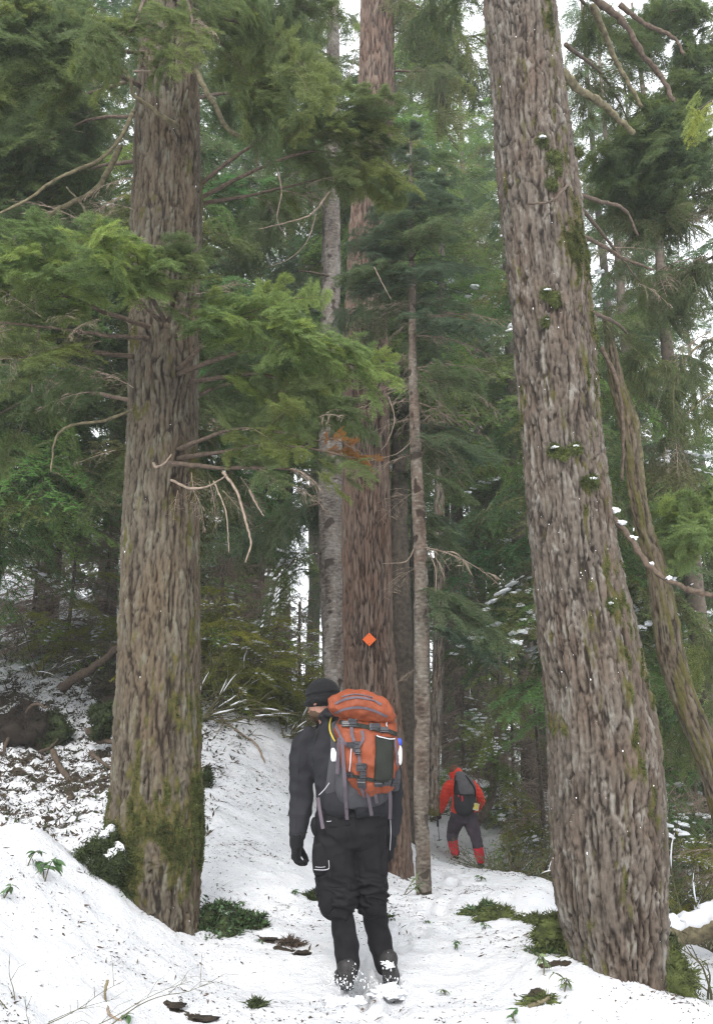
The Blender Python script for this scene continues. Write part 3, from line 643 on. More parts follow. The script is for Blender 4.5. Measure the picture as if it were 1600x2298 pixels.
# bare limbs of the left tree
for pts, r in [([(400,285,5.95),(350,250,5.8),(305,215,5.7),(290,170,5.6),(240,140,5.6)], .022), ([(300,160,5.6),(340,160,5.7),(370,163,5.7)], .010),
 ([(440,160,6.2),(470,215,6.1),(500,270,6.0),(530,302,5.95),(572,325,5.9),(578,372,5.9)], .026), ([(300,250,6.1),(270,310,5.9),(220,360,5.8),(130,400,5.6),(60,450,5.5),(-30,490,5.4)], .018),
 ([(270,330,6.2),(220,420,6.1),(150,460,6.0),(105,490,6.0),(92,550,6.0)], .024), ([(300,920,6.1),(230,945,5.9),(180,950,5.8),(140,965,5.7),(122,1000,5.7),(116,1058,5.7)], .013),
 ([(345,1040,5.95),(352,1048,5.7),(372,1038,5.6),(385,1020,5.6)], .010), ([(385,1078,5.95),(430,1096,5.7),(470,1090,5.6),(508,1068,5.5)], .010), ([(500,1060,5.6),(530,1100,5.6),(555,1180,5.6),(563,1220,5.6),(552,1262,5.6)], .011),
 ([(480,1080,5.6),(505,1140,5.6),(512,1190,5.6),(514,1240,5.6)], .006), ([(560,1100,5.6),(575,1130,5.6),(592,1158,5.6)], .009), ([(620,370,6.4),(632,430,6.4),(622,490,6.4),(640,530,6.4)], .007),
 ([(740,430,6.5),(700,480,6.5),(640,500,6.5),(580,515,6.5)], .009), ([(710,480,6.5),(690,540,6.5),(650,580,6.5),(600,600,6.5)], .005), ([(90,700,5.6),(85,760,5.6),(70,800,5.6),(72,880,5.6)], .009),
 ([(210,560,6.2),(190,470,6.3),(150,420,6.4)], .012)]:
    limbobj('limb', [P(*q) for q in pts], r, r * .45, LT, M['deadtwig'] if r < .012 else M['mosslimb'], 7)
for px, py, tx, ty, s in [(300,400,-1,-.4,.42),(280,440,-1,-.7,.42),(260,470,-.8,-.9,.4),(300,470,-1,.2,.38),(240,520,-.6,-.8,.36),(470,1080,.3,-1,.34),(440,1110,.5,-1,.3),(500,1100,.7,-.8,.32),(430,1060,.2,-1,.34),(400,1100,-.1,-1,.25),(540,1070,.6,-.9,.3),(300,870,-1,.5,.4),(270,850,-1,.3,.4),(260,1010,-1,-.4,.3),(560,1050,.9,-.4,.35),(200,880,-1,-.3,.38),(470,650,1,.2,.3),(440,660,1,.05,.32)]:
    place(random.choice(DEAD), P(px, py, 5.8), (tx, -.25, ty), s, LT, name='twigs', roll=random.uniform(-1, 1))

# right tree limbs
RT = right_tree
for pts, r, mt in [([(1290,-60,6.0),(1340,0,6.1),(1400,50,6.2),(1440,120,6.3),(1480,170,6.4),(1510,225,6.4)], .034, 'limb'), ([(1330,10,6.2),(1370,110,6.5),(1400,170,6.6),(1440,240,6.7)], .028, 'mosslimb'),
 ([(1265,160,6.0),(1300,200,6.2),(1350,230,6.4),(1390,270,6.6),(1420,300,6.7)], .038, 'mosslimb'), ([(1285,410,5.9),(1300,435,6.0),(1350,452,6.2),(1400,470,6.4),(1430,530,6.5)], .020, 'limb'),
 ([(1300,525,5.9),(1350,550,6.1),(1400,580,6.3),(1465,605,6.4)], .018, 'limb'), ([(1390,10,6.2),(1440,50,6.3),(1490,72,6.3),(1520,95,6.3),(1532,120,6.3)], .022, 'limb'),
 ([(1278,410,5.7),(1262,428,5.5),(1235,452,5.45),(1185,458,5.4)], .012, 'limb'), ([(1362,1125,5.9),(1375,1160,5.8),(1410,1200,5.7),(1450,1262,5.6),(1490,1300,5.55),(1550,1325,5.5)], .026, 'limb'),
 ([(1540,1322,5.5),(1580,1332,5.45),(1620,1340,5.4)], .022, 'limb'), ([(1350,780,6.2),(1385,860,6.2),(1398,960,6.25),(1395,1080,6.3)], .018, 'limb'), ([(1400,870,7.5),(1430,960,7.6),(1440,1060,7.7),(1450,1150,7.8)], .028, 'mosslimb')]:
    limbobj('limb', [P(*q) for q in pts], r, r * .55, RT, M[mt], 9, .35)
many(RT, [
 ([(1270,-40,6.3),(1340,40,7.0),(1400,90,7.2)], 14, .55, dict(color=DARK, lib=FARB)),
 ([(1270,100,6.3),(1360,180,7.2),(1440,330,7.4)], 16, .5, dict(color=DARK, lib=HANG)),
 ([(1300,460,6.3),(1380,560,7.2),(1440,640,7.4)], 8, .4, dict(color=DARK, lib=HANG, dead=.3)),
 ([(1330,700,6.3),(1400,740,7.2),(1440,830,7.4)], 12, .45, dict(color=DARK, lib=HANG)),
 ([(1110,-80,6.2),(1040,-20,6.8),(980,40,7.0)], 10, .5, dict(color=DARK, lib=FARB)),
])
for q in [(1395,1178,5.72,.03),(1420,1212,5.68,.025),(1380,1150,5.76,.03),(1460,1270,5.6,.022),(1500,1302,5.53,.02)]:
    snowpad(RT, P(q[0], q[1] - 5, q[2]), q[3] * .8, int(q[0]), (1.2, .8, .5))
# tree at the right edge of the view
edge_tree = thing('hemlock_tree', (wx(1700, 8.4), 8.4, -.4), 'dark hemlock at the far right edge with drooping mossy boughs', 'tree')
trunk('trunk', [(2250,1700,44),(1900,1680,38),(1300,1655,34),(900,1640,32),(500,1630,28),(0,1640,24),(-300,1650,20)], 8.4, 'plate', M['bark_left'], .02, edge_tree, .014, mossN, seed=9)
many(edge_tree, [
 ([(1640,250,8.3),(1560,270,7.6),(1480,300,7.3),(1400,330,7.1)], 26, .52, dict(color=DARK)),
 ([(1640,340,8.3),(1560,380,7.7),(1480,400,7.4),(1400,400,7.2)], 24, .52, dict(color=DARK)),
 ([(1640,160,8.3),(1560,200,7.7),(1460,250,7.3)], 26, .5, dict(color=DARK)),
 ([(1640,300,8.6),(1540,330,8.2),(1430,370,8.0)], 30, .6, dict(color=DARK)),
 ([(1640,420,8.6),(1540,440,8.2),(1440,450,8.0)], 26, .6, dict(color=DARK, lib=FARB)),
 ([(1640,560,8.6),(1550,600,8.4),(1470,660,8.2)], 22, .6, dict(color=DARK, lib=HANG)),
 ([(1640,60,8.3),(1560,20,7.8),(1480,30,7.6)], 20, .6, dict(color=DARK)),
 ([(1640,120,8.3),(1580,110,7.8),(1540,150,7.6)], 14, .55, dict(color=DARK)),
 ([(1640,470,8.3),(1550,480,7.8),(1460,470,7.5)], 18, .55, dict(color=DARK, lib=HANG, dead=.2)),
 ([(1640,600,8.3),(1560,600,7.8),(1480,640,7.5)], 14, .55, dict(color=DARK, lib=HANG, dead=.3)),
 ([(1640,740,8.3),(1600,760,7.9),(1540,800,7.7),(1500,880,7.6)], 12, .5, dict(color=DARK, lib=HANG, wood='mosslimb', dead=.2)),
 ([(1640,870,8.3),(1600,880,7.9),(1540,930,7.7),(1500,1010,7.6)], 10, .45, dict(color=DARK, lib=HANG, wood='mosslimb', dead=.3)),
 ([(1640,1150,8.3),(1580,1130,7.9),(1500,1150,7.7)], 20, .42, dict(color=HEMB)),
 ([(1640,1230,8.3),(1580,1210,7.9),(1520,1220,7.7)], 16, .42, dict(color=HEM)),
 ([(1640,1190,8.3),(1590,1180,7.4),(1540,1200,7.0)], 14, .42, dict(color=HEMB)),
 ([(1640,1420,8.3),(1600,1440,7.9),(1570,1470,7.8)], 8, .5, dict(color=HEM, lib=FARB)),
 ([(1640,1560,8.3),(1600,1580,7.9),(1570,1620,7.8)], 8, .5, dict(color=HEM, lib=FARB)),
 ([(1660,60,8.2),(1680,120,6.0),(1640,190,4.4),(1560,250,4.0)], 8, .22, dict(color=YEL, t0=.72, down=.7, r0=.012)),
])
# cedar and grey fir
many(cedar, [
 ([(845,700,10.4),(800,690,9.9),(760,720,9.6)], 8, .4, dict(color=BLUE, lib=FARB)),
 ([(860,160,10.6),(930,160,10.3),(980,165,10.1),(1000,240,10.0)], 10, .7, dict(color=HEM, lib=HANG, t0=.3)),
 ([(860,-20,10.6),(930,10,10.4),(1000,60,10.2)], 14, .8, dict(color=HEM, lib=HANG, t0=.1)),
 ([(860,60,10.6),(950,90,10.9),(1060,150,11)], 14, .9, dict(color=DARK, lib=HANG, t0=.1)),
])
many(grey_fir, [
 ([(740,120,11.5),(690,140,11.2),(640,200,11)], 10, .8, dict(color=DARK, lib=HANG, t0=.1)),
 ([(740,20,11.5),(700,30,11.3),(660,80,11)], 10, .8, dict(color=HEM, lib=HANG, t0=.1)),
 ([(745,420,11.5),(660,450,11.0),(560,560,10.8)], 16, .8, dict(color=DARK, lib=FARB)),
 ([(745,380,11.5),(680,380,11.0),(600,440,10.8)], 14, .8, dict(color=DARK, lib=FARB)),
 ([(745,620,11.5),(660,610,11.2),(580,650,11)], 12, .7, dict(color=BLUE, lib=FARB)),
 ([(720,1130,11.5),(650,1150,11.2),(560,1190,11)], 12, .8, dict(color=BLUE, lib=FARB)),
 ([(720,1240,11.5),(670,1250,11.2),(620,1300,11)], 10, .7, dict(color=DARK, lib=SNOWY)),
])
# slender fir: whorls of drooping boughs
zt, zb = P(921,300,9).z, P(930,1500,9).z
for w in range(34):
    t = w / 33; z = zt + (zb - zt) * t**1.1; cx_ = np.interp(-z, [-zt, -P(950,1800,9).z], [P(921,300,9).x, P(948,1800,9).x]); L = .22 + .80 * min(1, t * 2.4) * (1 if t < .55 else 1 - .35 * (t - .55))
    for b in range(4 if t < .45 else 2 + w % 2):
        a = random.uniform(0, 2 * math.pi); dead = t > .4 and random.random() < .4
        if t > .38: a = random.uniform(-1.1, 1.3) if random.random() < .75 else random.uniform(1.6, 3.6)
        if t > .38 and math.cos(a) < 0: dead = True; L *= .7
        if t > .66 and random.random() < .5: continue
        place(random.choice(DEAD if dead else FIRN), (cx_, 9, z), (math.cos(a), math.sin(a), .12 - .35 * t + random.gauss(0, .08)), L * random.uniform(.75, 1.2), thin_fir, BLUE, 'branch', random.gauss(0, .2))
for pts, r in [([(945,1200,9),(975,1270,8.9),(978,1330,8.8)], .007), ([(930,1230,9),(910,1260,8.8),(860,1265,8.6)], .008), ([(925,990,9),(885,1020,8.8),(800,1040,8.7)], .006), ([(770,200,8),(795,130,8),(790,90,8)], .005), ([(840,600,8.6),(860,640,8.5),(878,672,8.5)], .007), ([(872,890,9),(885,940,8.8),(870,990,8.7),(855,1010,8.7)], .006)]:
    limbobj('limb', [P(*q) for q in pts], r, r * .5, thin_fir, M['deadtwig'], 6)

# ------------------------------------------------------------------ trees of the background
def bgtree(px, d, h, zb, rad, n, color, label, lib=None, snow=0, r=.16, dead=0, name='conifer_tree', group='conifers of the forest behind', lean=0, gx_=None):
    x = wx(px, d); z0 = gz(x, d) - .2
    t = thing(name, (x, d, z0), label, 'tree', group)
    k = 14; zs = np.linspace(0, h, k); pts = np.stack([x + lean * zs + .06 * perlin(zs * .3, px * .1, 1.), d + 0 * zs, z0 + zs], -1)
    mb = MB(); add_tube(mb, pts, np.interp(zs, [0, .5, h], [r * 1.25, r, .02]), 12); mb.build('trunk', [M['bark_far']], t)
    lib = lib or FARB
    n = int(n * 1.0)
    for q in range(n):
        u = (q + random.random()) / n; z = zb + (h - zb) * u**1.1; a = random.uniform(0, 2 * math.pi)
        if math.sin(a) > .15 and random.random() < .5: continue
        if z + z0 > 1.12 * d + 2.5: continue
        prof = (1 - u)**.7 * min(1, .55 + u * 3); L = rad * (prof * random.uniform(.7, 1.25) + .12)
        sn = random.random() < snow * (1 - u); dd = random.random() < dead
        c = tuple(v * random.uniform(.8, 1.25) * (1.35 if z < 3.5 else 1) for v in color)  # low branches coloured lighter, standing in for light missing under the canopy
        place(random.choice(SNOWY if sn else DEAD if dead else lib), (x + lean * z, d, z0 + z), (math.cos(a), math.sin(a), random.uniform(-.42, .12)), L, t, c, 'branch', random.gauss(0, .25), 1.0)
    return t
G1, G2, G3, G4 = (.125, .190, .078), (.155, .230, .085), (.100, .150, .072), (.22, .30, .085)
for a in [
 (-60, 12.5, 15, 2.2, 2.3, 110, G3, 'dark conifer at the left edge behind the hemlock boughs'),
 (80, 15.5, 19, 2.0, 2.6, 120, G3, 'broad dark conifer left of the thick mossy hemlock, hung over the snowy bank'),
 (215, 19, 22, 1.5, 2.8, 120, G1, 'green conifer close on the left of the thick mossy hemlock'),
 (360, 15, 18, 5.0, 2.2, 80, G3, 'conifer mostly hidden behind the thick mossy hemlock'),
 (500, 23, 12, 1.0, 2.5, 90, G1, 'conifer just right of the thick mossy hemlock trunk under the sky gap'),
 (628, 20, 27, 4.0, 2.3, 110, G3, 'tall dark conifer with bare foot left of the grey blotchy fir'),
 (560, 30, 12, 0, 3.0, 90, G1, 'far conifer in the gap left of the grey blotchy fir'),
 (700, 33, 34, 11.0, 2.8, 90, G1, 'far conifer rising behind the grey blotchy fir'),
 (820, 26, 30, 3.0, 2.6, 110, G3, 'conifer directly behind the reddish cedar'),
 (948, 19.5, 20, 7.0, 2.4, 110, G1, 'green conifer behind the slender fir, filling the space right of the cedar'),
 (1085, 22.5, 23, 5.5, 2.8, 130, G2, 'bushy green conifer above the hiker in red'),
 (1185, 19, 20, 6.2, 2.3, 130, G2, 'lighter green conifer against the left side of the massive leaning hemlock'),
 (1010, 27, 32, 5, 3.2, 120, G2, 'far pale conifer in the gap between cedar and leaning hemlock'),
 (1210, 24, 26, 1, 3.0, 110, G1, 'conifer partly hidden by the massive leaning hemlock'),
 (1400, 21, 13, .5, 2.6, 90, G2, 'lighter conifer right of the massive leaning hemlock below the bright sky'),
 (1480, 15, 17, 1.6, 2.0, 80, G3, 'mossy dark conifer between the leaning trunk and the right edge'),
 (1590, 12.5, 15, 1.0, 2.0, 100, G3, 'dark conifer at the right edge behind the light green spray'),
 (1540, 26, 27, 1, 3.2, 100, G2, 'far pale conifer at the right side of the bright gap'),
 (-110, 10.6, 13, 3.0, 2.2, 130, G1, 'green conifer at the left edge nearest to the snowy bank, under the hemlock boughs'),
 (345, 11.5, 15, 3.2, 2.1, 120, G1, 'conifer hidden behind the thick mossy hemlock, boughs reaching out on both sides'),
 (905, 14.2, 17, 6.8, 2.4, 130, G2, 'feathery light green conifer with high crown above the hiker in red'),
 (745, 15.5, 19, 4.6, 2.4, 120, G1, 'high crowned conifer straight behind the grey blotchy fir'),
 (1290, 12.5, 15, 2.6, 2.0, 100, G1, 'conifer whose boughs show just right of the leaning hemlock'),
 (1040, 24.5, 29, 9, 2.6, 150, G2, 'high crowned far conifer between cedar and leaning hemlock'),
 (500, 26, 31, 9, 3.0, 150, G2, 'high crowned far conifer right of the thick mossy hemlock'),
 (1440, 23, 28, 7, 2.6, 150, G3, 'high crowned far conifer right of the bright sky gap'),
 (-260, 16, 18, 2, 3.0, 70, G3, 'outlying conifer beyond the left edge'),
 (1820, 17, 20, 1, 3.0, 70, G3, 'outlying conifer beyond the right edge'),
]: bgtree(*a[:7], a[7], snow=.30 if a[3] < 3 else .05, r=.13 + .004 * a[1])
far_lab = ['far conifer glimpsed left of the thick mossy hemlock', 'distant conifer low between hemlock and grey fir', 'distant conifer right of the slender fir', 'far conifer low behind the hiker in red', 'distant conifer right of the leaning hemlock', 'distant conifer near the right edge', 'distant conifer near the left edge']
for (px, d, h), lb in zip([(300, 34, 24), (430, 36, 20), (930, 38, 30), (1120, 34, 24), (1450, 38, 26), (1640, 36, 26), (60, 32, 26)], far_lab):
    bgtree(px, d, h, 0, 4.0, 90, G1, lb, r=.3, snow=.2)
# small snowy understorey trees
for a in [
 (490, 12.4, 2.4, .1, 1.0, 130, G4, 'yellowish snowy young conifer touching the right side of the thick mossy hemlock'),
 (575, 12.9, 2.6, .1, 1.1, 130, G4, 'yellowish green young conifer with snow on the bank left of the hiker in black'),
 (675, 13.2, 2.2, .1, .9, 110, G4, 'snow patched young conifer just behind the black beanie'),
 (520, 15.5, 5.5, .4, 1.5, 120, G2, 'green young conifer behind the yellowish one on the bank'),
 (50, 15.0, 3.6, .1, 1.4, 130, G2, 'snow dusted young conifer on the bank at the left edge'),
 (215, 14.8, 3.4, .1, 1.3, 130, G2, 'snow dusted young conifer on the bank beside the thick mossy hemlock'),
 (130, 14.4, 2.2, .1, 1.0, 90, G4, 'low olive conifer on the upper bank left'),
 (1040, 18.4, 5.5, .1, 1.4, 110, G2, 'snowy young conifer behind the head of the hiker in red'),
 (1150, 17.6, 4.2, .1, 1.4, 110, G4, 'snow laden young conifer right of the hiker in red'),
 (1205, 15, 3.2, .1, 1.1, 100, G4, 'olive young conifer against the foot of the massive leaning hemlock'),
 (1060, 22, 6.5, .2, 1.9, 60, G2, 'green young conifer farther up behind the hiker in red'),
 (1540, 12.5, 3.6, .1, 1.3, 56, G4, 'snow patched young conifer right of the massive leaning hemlock'),
 (1600, 10.5, 2.6, .1, 1.0, 46, (.04, .08, .035), 'dark green snowy sapling at the right edge above the snowy log'),
 (1500, 17, 4.6, .2, 1.6, 56, G1, 'snowy young conifer farther behind the leaning trunk'),
]: bgtree(*a[:7], a[7], snow=.2, r=.035, name='young_conifer', group='snowy young conifers', dead=.02)
sap = thing('sapling', P(1090, 1830, 17), 'thin dark sapling with curved foot right of the hiker in red', 'tree')
limbobj('trunk', [P(1060,1860,17), P(1085,1825,17), P(1102,1790,17), P(1108,1720,17), P(1117,1640,17), P(1119,1540,17), P(1120,1440,17)], .085, .04, sap, M['bark_far'], 10)
for k in range(16): place(random.choice(SNOWY + FARB), P(1115, 1450 + k * 20, 17), (random.uniform(-1, 1), random.uniform(-.8, .3), -.2), random.uniform(.5, 1), sap, G4, 'branch')

# ------------------------------------------------------------------ shrubs, roots, logs, plants, litter
def bush(px, py, n, L, bias, label, color=None, mat='twig', snow=0, d=None, spread=.8, seed=0, leafn=0, name='shrub', group='snowy shrubs', arch=.5, leafm='leaf', rr=.011, nsp=(8, 12)):
    rg = random.Random(seed); b = P(px, py, d) if d else ghit(px, py); b.z = gz(b.x, b.y) - .05
    t = thing(name, b, label, 'shrub', group); mb = MB(); tips = []; sm = MB()
    for k in range(n):
        a = rg.uniform(0, 2 * math.pi); dv = Vector((math.cos(a) * spread + bias[0], math.sin(a) * spread * .7 + bias[1], 1 * rg.uniform(.25, 1) + bias[2])).normalized(); l = L * rg.uniform(.5, 1.15)
        p0 = b + Vector((rg.gauss(0, .12), rg.gauss(0, .12), 0)); pts = [p0]
        for q in range(5):
            dv = (dv + Vector((rg.gauss(0, .2), rg.gauss(0, .2), -arch * .18 + rg.gauss(0, .12)))).normalized(); pts.append(pts[-1] + dv * l / 5)
        r0 = rr * rg.uniform(.6, 1.3); pp = smoothpath(np.array([tuple(v) for v in pts]), 12); add_tube(mb, pp, np.linspace(r0, r0 * .3, 12), 5)
        for q in range(rg.randint(3, 6)):
            i = rg.randint(3, 11); d2 = (dv + Vector((rg.gauss(0, .7), rg.gauss(0, .7), rg.gauss(.1, .5)))).normalized(); l2 = l * rg.uniform(.12, .35)
            e = pp[i] + np.array(d2) * l2; mid = (pp[i] + e) / 2 + np.array((0, 0, .02)); add_tube(mb, [pp[i], mid, e], [r0 * .4, r0 * .3, r0 * .15], 4); tips += [e, mid]
        tips += list(pp[5:])
        if snow and rg.random() < snow:
            i0 = rg.randint(3, 7); s = pp[i0:i0 + 4] + (0, 0, r0 * .9); add_tube(sm, s, [r0 * .4, r0 * .75, r0 * .7, r0 * .2], 6)
    mb.build('stems', [M[mat]], t)
    if sm.V: tag(sm.build('snow_cap', [M['snowcap']], t), kind='stuff')
    if leafn:
        T = np.array(tips); g = np.random.default_rng(seed); c = T[g.integers(0, len(T), leafn)] + g.normal(size=(leafn, 3)) * .035
        leafcards('leaves', c, g, .05, .018, M[leafm], t)
    if color:
        for k in range(rg.randint(*nsp)):
            q = tips[rg.randrange(len(tips))]; place(rg.choice(SNOWY + FARB), q, (rg.gauss(0, 1), rg.gauss(-.3, .6), rg.gauss(0, .2)), L * rg.uniform(.25, .5), t, color, 'branch')
    return t
def leafcards(name, c, g, L, w, mat, parent, kind='stuff', up=.2):
    n = len(c); d = unit(g.normal(size=(n, 3)) * (1, 1, .6) + (0, 0, up)); s = unit(np.cross(d, g.normal(size=(n, 3)) * .5 + (0, 0, 1.))); nn = np.cross(d, s)
    l = (L * (.5 + g.random(n)))[:, None]; ww = (w * (.6 + .8 * g.random(n)))[:, None]
    V = np.stack([c, c + d * l * .45 + s * ww * .5 + nn * ww * .15, c + d * l, c + d * l * .45 - s * ww * .5 + nn * ww * .15], 1).reshape(-1, 3); i = np.arange(n) * 4
    F_ = np.concatenate([np.stack([i, i + 1, i + 2], -1), np.stack([i, i + 2, i + 3], -1)])
    o = put(bpy.data.objects.new(name, mk_mesh(name, V, [F_], [mat], smooth=False)), parent); return tag(o, kind=kind) if kind else o
bush(430,1640,26,1.0,(1.1,0,.0),'snowy bare twig thicket fanning right on the bank crest behind the thick mossy hemlock', snow=.7, seed=1, d=11.3, rr=.013)
bush(520,1590,22,.9,(.9,0,.1),'snowy bare twig thicket midway on the bank crest left of the black beanie', snow=.7, seed=2, d=11.9, rr=.013)
bush(640,1640,18,.8,(.7,0,.0),'low snowy twig fan beside the black beanie', snow=.8, seed=3, d=12.0)
bush(620,1560,14,.9,(.1,0,.4),'upright shrub with yellow leaves on the bank crest', color=G4, snow=.5, seed=4, d=12.4, leafn=2600, leafm='leafyellow')
bush(500,1540,14,1.0,(.1,0,.4),'leafy olive shrub behind the twig thicket on the bank crest', color=G4, snow=.5, seed=5, d=12.2, leafn=2600, leafm='leafyellow')
bush(100,1470,14,1.0,(.3,0,.1),'snowy tangle of bare stems at the top of the left bank', snow=.8, seed=6, d=13.8, rr=.012)
bush(210,1500,14,1.0,(.1,0,.2),'snowy bare stems on the left bank close to the thick mossy hemlock', snow=.8, seed=7, d=13, rr=.012)
bush(20,1420,14,1.0,(.2,0,.3),'snowy stems at the left edge on the upper bank', snow=.8, seed=8, d=14.6, rr=.012)
bush(1140,1870,16,.9,(.2,0,.1),'brown twiggy shrub beside the red gaiters', snow=.5, seed=9, d=14.6, leafn=500, leafm='leafpale')
bush(1190,1850,24,1.3,(-.1,0,.1),'olive leafy shrub between hiker in red and leaning hemlock', snow=.5, seed=10, d=13.6, leafn=1400, leafm='leafyellow')
bush(1230,1900,20,1.0,(-.3,0,.0),'brown arching twigs against the left foot of the leaning hemlock', snow=.4, seed=11, d=12.2, leafn=300, leafm='litter')
bush(1160,1950,14,.7,(-.1,0,-.1),'low leafy twigs on the snow right of the red gaiters', snow=.3, seed=12, d=11.5, leafn=250)
bush(960,1790,16,.8,(.0,0,.1),'dark leafy shrub on the snow ledge behind the hiker in red', snow=.6, seed=13, d=17.2, leafn=500)
bush(1560,1960,24,1.2,(0,0,.1),'brown twiggy shrub right of the leaning hemlock foot', snow=.4, seed=14, d=9.8, leafn=500, leafm='litter')
bush(1520,1850,22,1.3,(.1,0,.1),'rust brown twig shrub above the snowy log', snow=.4, seed=15, d=11.2, leafn=500, leafm='leafpale')
bush(1590,1800,22,1.4,(-.1,0,.2),'snowy shrub at the right edge', color=G2, snow=.7, seed=16, d=12)
bush(1570,2290,10,.5,(0,0,.0),'bare twigs on the lower snow at bottom right', snow=.2, seed=17, d=7.2, leafn=120)
bush(1590,2150,12,.8,(-.5,0,-.1),'bare twigs leaning over the lower snow at the right edge', seed=18, d=8.0)
bush(80,2298,12,.55,(0,0,.1),'fine bare twiglets at the bottom left corner', seed=19, d=4.15, rr=.003, spread=1)
OLV = (.30, .32, .075)
for a in [(465,1575,12.0,'olive yellow feathery shrub against the right side of the thick mossy hemlock'),(545,1575,12.3,'olive yellow feathery shrub midway along the bank crest'),(615,1590,12.5,'olive yellow feathery shrub near the black beanie on the bank crest'),(690,1610,12.9,'olive yellow feathery shrub between black beanie and grey blotchy fir'),(200,1490,14.4,'olive feathery shrub on the upper left bank beside the thick hemlock'),(1180,1880,15.5,'olive feathery shrub between the hiker in red and the massive leaning hemlock'),(1120,1800,18.2,'green feathery shrub just beyond the shoulder of the hiker in red'),(1575,1900,10.6,'olive feathery shrub above the snowy log at the right edge')]:
    bush(a[0], a[1], 8, 1.5 if a[0] < 800 else 1.2, (0, -.2, .8), a[3], color=OLV if 'olive' in a[3] else G2, snow=.2, seed=a[0], d=a[2], leafn=900, leafm='leafyellow', rr=.007, nsp=(34, 40), name='feathery_shrub')
# mossy roots left of the left tree
zL = lambda px, py, d: P(px, py, d)
roots = [([(262,1870,6.1),(225,1898,5.95),(178,1922,5.85)], .05), ([(262,1950,6.05),(225,1975,5.9),(180,1975,5.8)], .055), ([(270,1925,6.0),(240,1940,5.9),(205,1950,5.85)], .05), ([(275,2020,6.05),(240,2030,5.9),(200,2022,5.8),(180,2000,5.75)], .055),
 ([(300,2080,6.05),(262,2066,5.9),(215,2040,5.8)], .06), ([(330,2130,6.05),(290,2105,5.9),(250,2078,5.8)], .06), ([(262,1990,6.1),(238,2000,5.95),(215,2010,5.9)], .05)]
for k, (pts, r) in enumerate(roots):
    p = smoothpath(np.array([tuple(P(*q)) for q in pts]), 14); mb = MB(); rad = np.linspace(r * 1.3, r * .5, 14) * (1 + .3 * perlin(np.arange(14) * .6, k * 1.7, 0.)); add_tube(mb, p, rad, 12)
    ro = mb.build('root', [M['mossdark']], LT); V = mb.V[0][:-2]; ax = np.repeat(p, 12, 0); nn = unit(V - ax)
    tufts('moss', np.repeat(V, 22, 0) + RNG.normal(size=(len(V) * 22, 3)) * .012, np.repeat(nn, 22, 0), M['mossdark'], ro, .026, .0035, 1, seed=k)
    sn = MB(); i0 = random.randint(1, 4); ss_ = slice(i0, i0 + random.randint(5, 8)); s_ = p[ss_] + np.stack([0 * rad[ss_], 0 * rad[ss_], rad[ss_] * .95], -1)
    add_tube(sn, s_, rad[ss_] * (.55 + .6 * perlin(np.arange(len(s_)) * .9, k * 2.2, 1.)), 8); tag(sn.build('snow_cap', [M['snowcap']], ro))
def mossmound(px, py, r, sq, label, n=2200, mat='mossdark', seed=0, leaf=False, parent=None, name='moss_clump', d=None, dz=0, snow=3):
    c = P(px, py, d) if d else ghit(px, py); c = c + Vector((0, 0, dz)); v, f = blob_np(c, r, seed, sq, (22, 14), .8); mb = MB(); mb.add(v, f)
    o = mb.build(name, [M[mat]], parent)
    if not parent: tag(o, label, 'moss clump', 'moss clumps showing through the snow')
    g = np.random.default_rng(seed); idx = g.integers(0, len(v), n); nn = unit(v - np.array(c)); base = v[idx] + g.normal(size=(n, 3)) * r * .1
    if leaf: leafcards('leaves', base, g, .035, .02, M['leaf'] if mat == 'moss' or seed < 4 else M['mossdark'], o, up=.5)
    tufts('moss', base, nn[idx], M[mat], o, .034, .0045, 2, seed=seed)
    for k in range(snow):
        i = g.integers(0, len(v)); 
        if v[i, 2] > c.z: snowpad(o, Vector(v[i]) , r * .16, k + seed, (1.4, 1, .35))
    return o
mossmound(488,2085,.20,(1.0,.9,.8),'large dark green leafy moss mound at right foot of the thick mossy hemlock', 4200, leaf=True, seed=1, d=6.55, dz=-.02)
mossmound(455,2120,.15,(1.0,.8,.7),'lower dark moss mound in the hollow under the thick mossy hemlock', 2600, leaf=True, seed=2, d=6.35, dz=-.02)
mossmound(545,2080,.09,(1.5,.8,.5),'small leafy moss clump trailing right from the moss mound by the thick hemlock', 1200, leaf=True, seed=3)
mossmound(710,2018,.06,(2.2,.8,.6),'mossy stub in the snow behind the left knee of the hiker in black', 900, seed=4)
mossmound(1090,2042,.08,(2.0,.8,.5),'moss clump on the snow between hiker in black and leaning hemlock, upper left of two', 700, 'moss', 5, leaf=True, dz=-.02, snow=9)
mossmound(1128,2058,.09,(1.8,.8,.6),'moss clump on the snow between hiker in black and leaning hemlock, lower right of two', 800, 'moss', 6, dz=-.02, snow=9)
mossmound(1200,2070,.09,(2.4,.8,.45),'long moss strip on the bank reaching the left foot of the leaning hemlock', 1200, 'moss', 7, dz=-.02, snow=12)
mossmound(1268,2085,.13,(1.3,.8,.7),'moss hump against the left foot of the leaning hemlock', 2600, 'moss', 8, d=6.1)
mossmound(1318,2140,.12,(1.2,.8,.8),'moss hump below the left foot of the leaning hemlock behind the snow bank', 2200, 'moss', 9, d=5.95)
mossmound(1352,2185,.10,(1.1,.8,.8),'dark moss hump at the edge of the snow bank under the leaning hemlock', 1800, 'mossdark', 10, d=5.8)
mossmound(1492,2220,.19,(.9,.9,1.25),'tall bright moss cushion at the right foot of the leaning hemlock', 5200, 'moss', 11, d=5.9, snow=1)
mossmound(1500,2160,.10,(.8,.8,1.2),'narrow moss cushion on the right root of the leaning hemlock', 1800, 'mossdark', 12, d=6.2)
mossmound(1222,2248,.05,(2.4,.9,.5),'small moss patch with a twig low on the snow bank', 400, 'moss', 13, dz=-.012, snow=6)
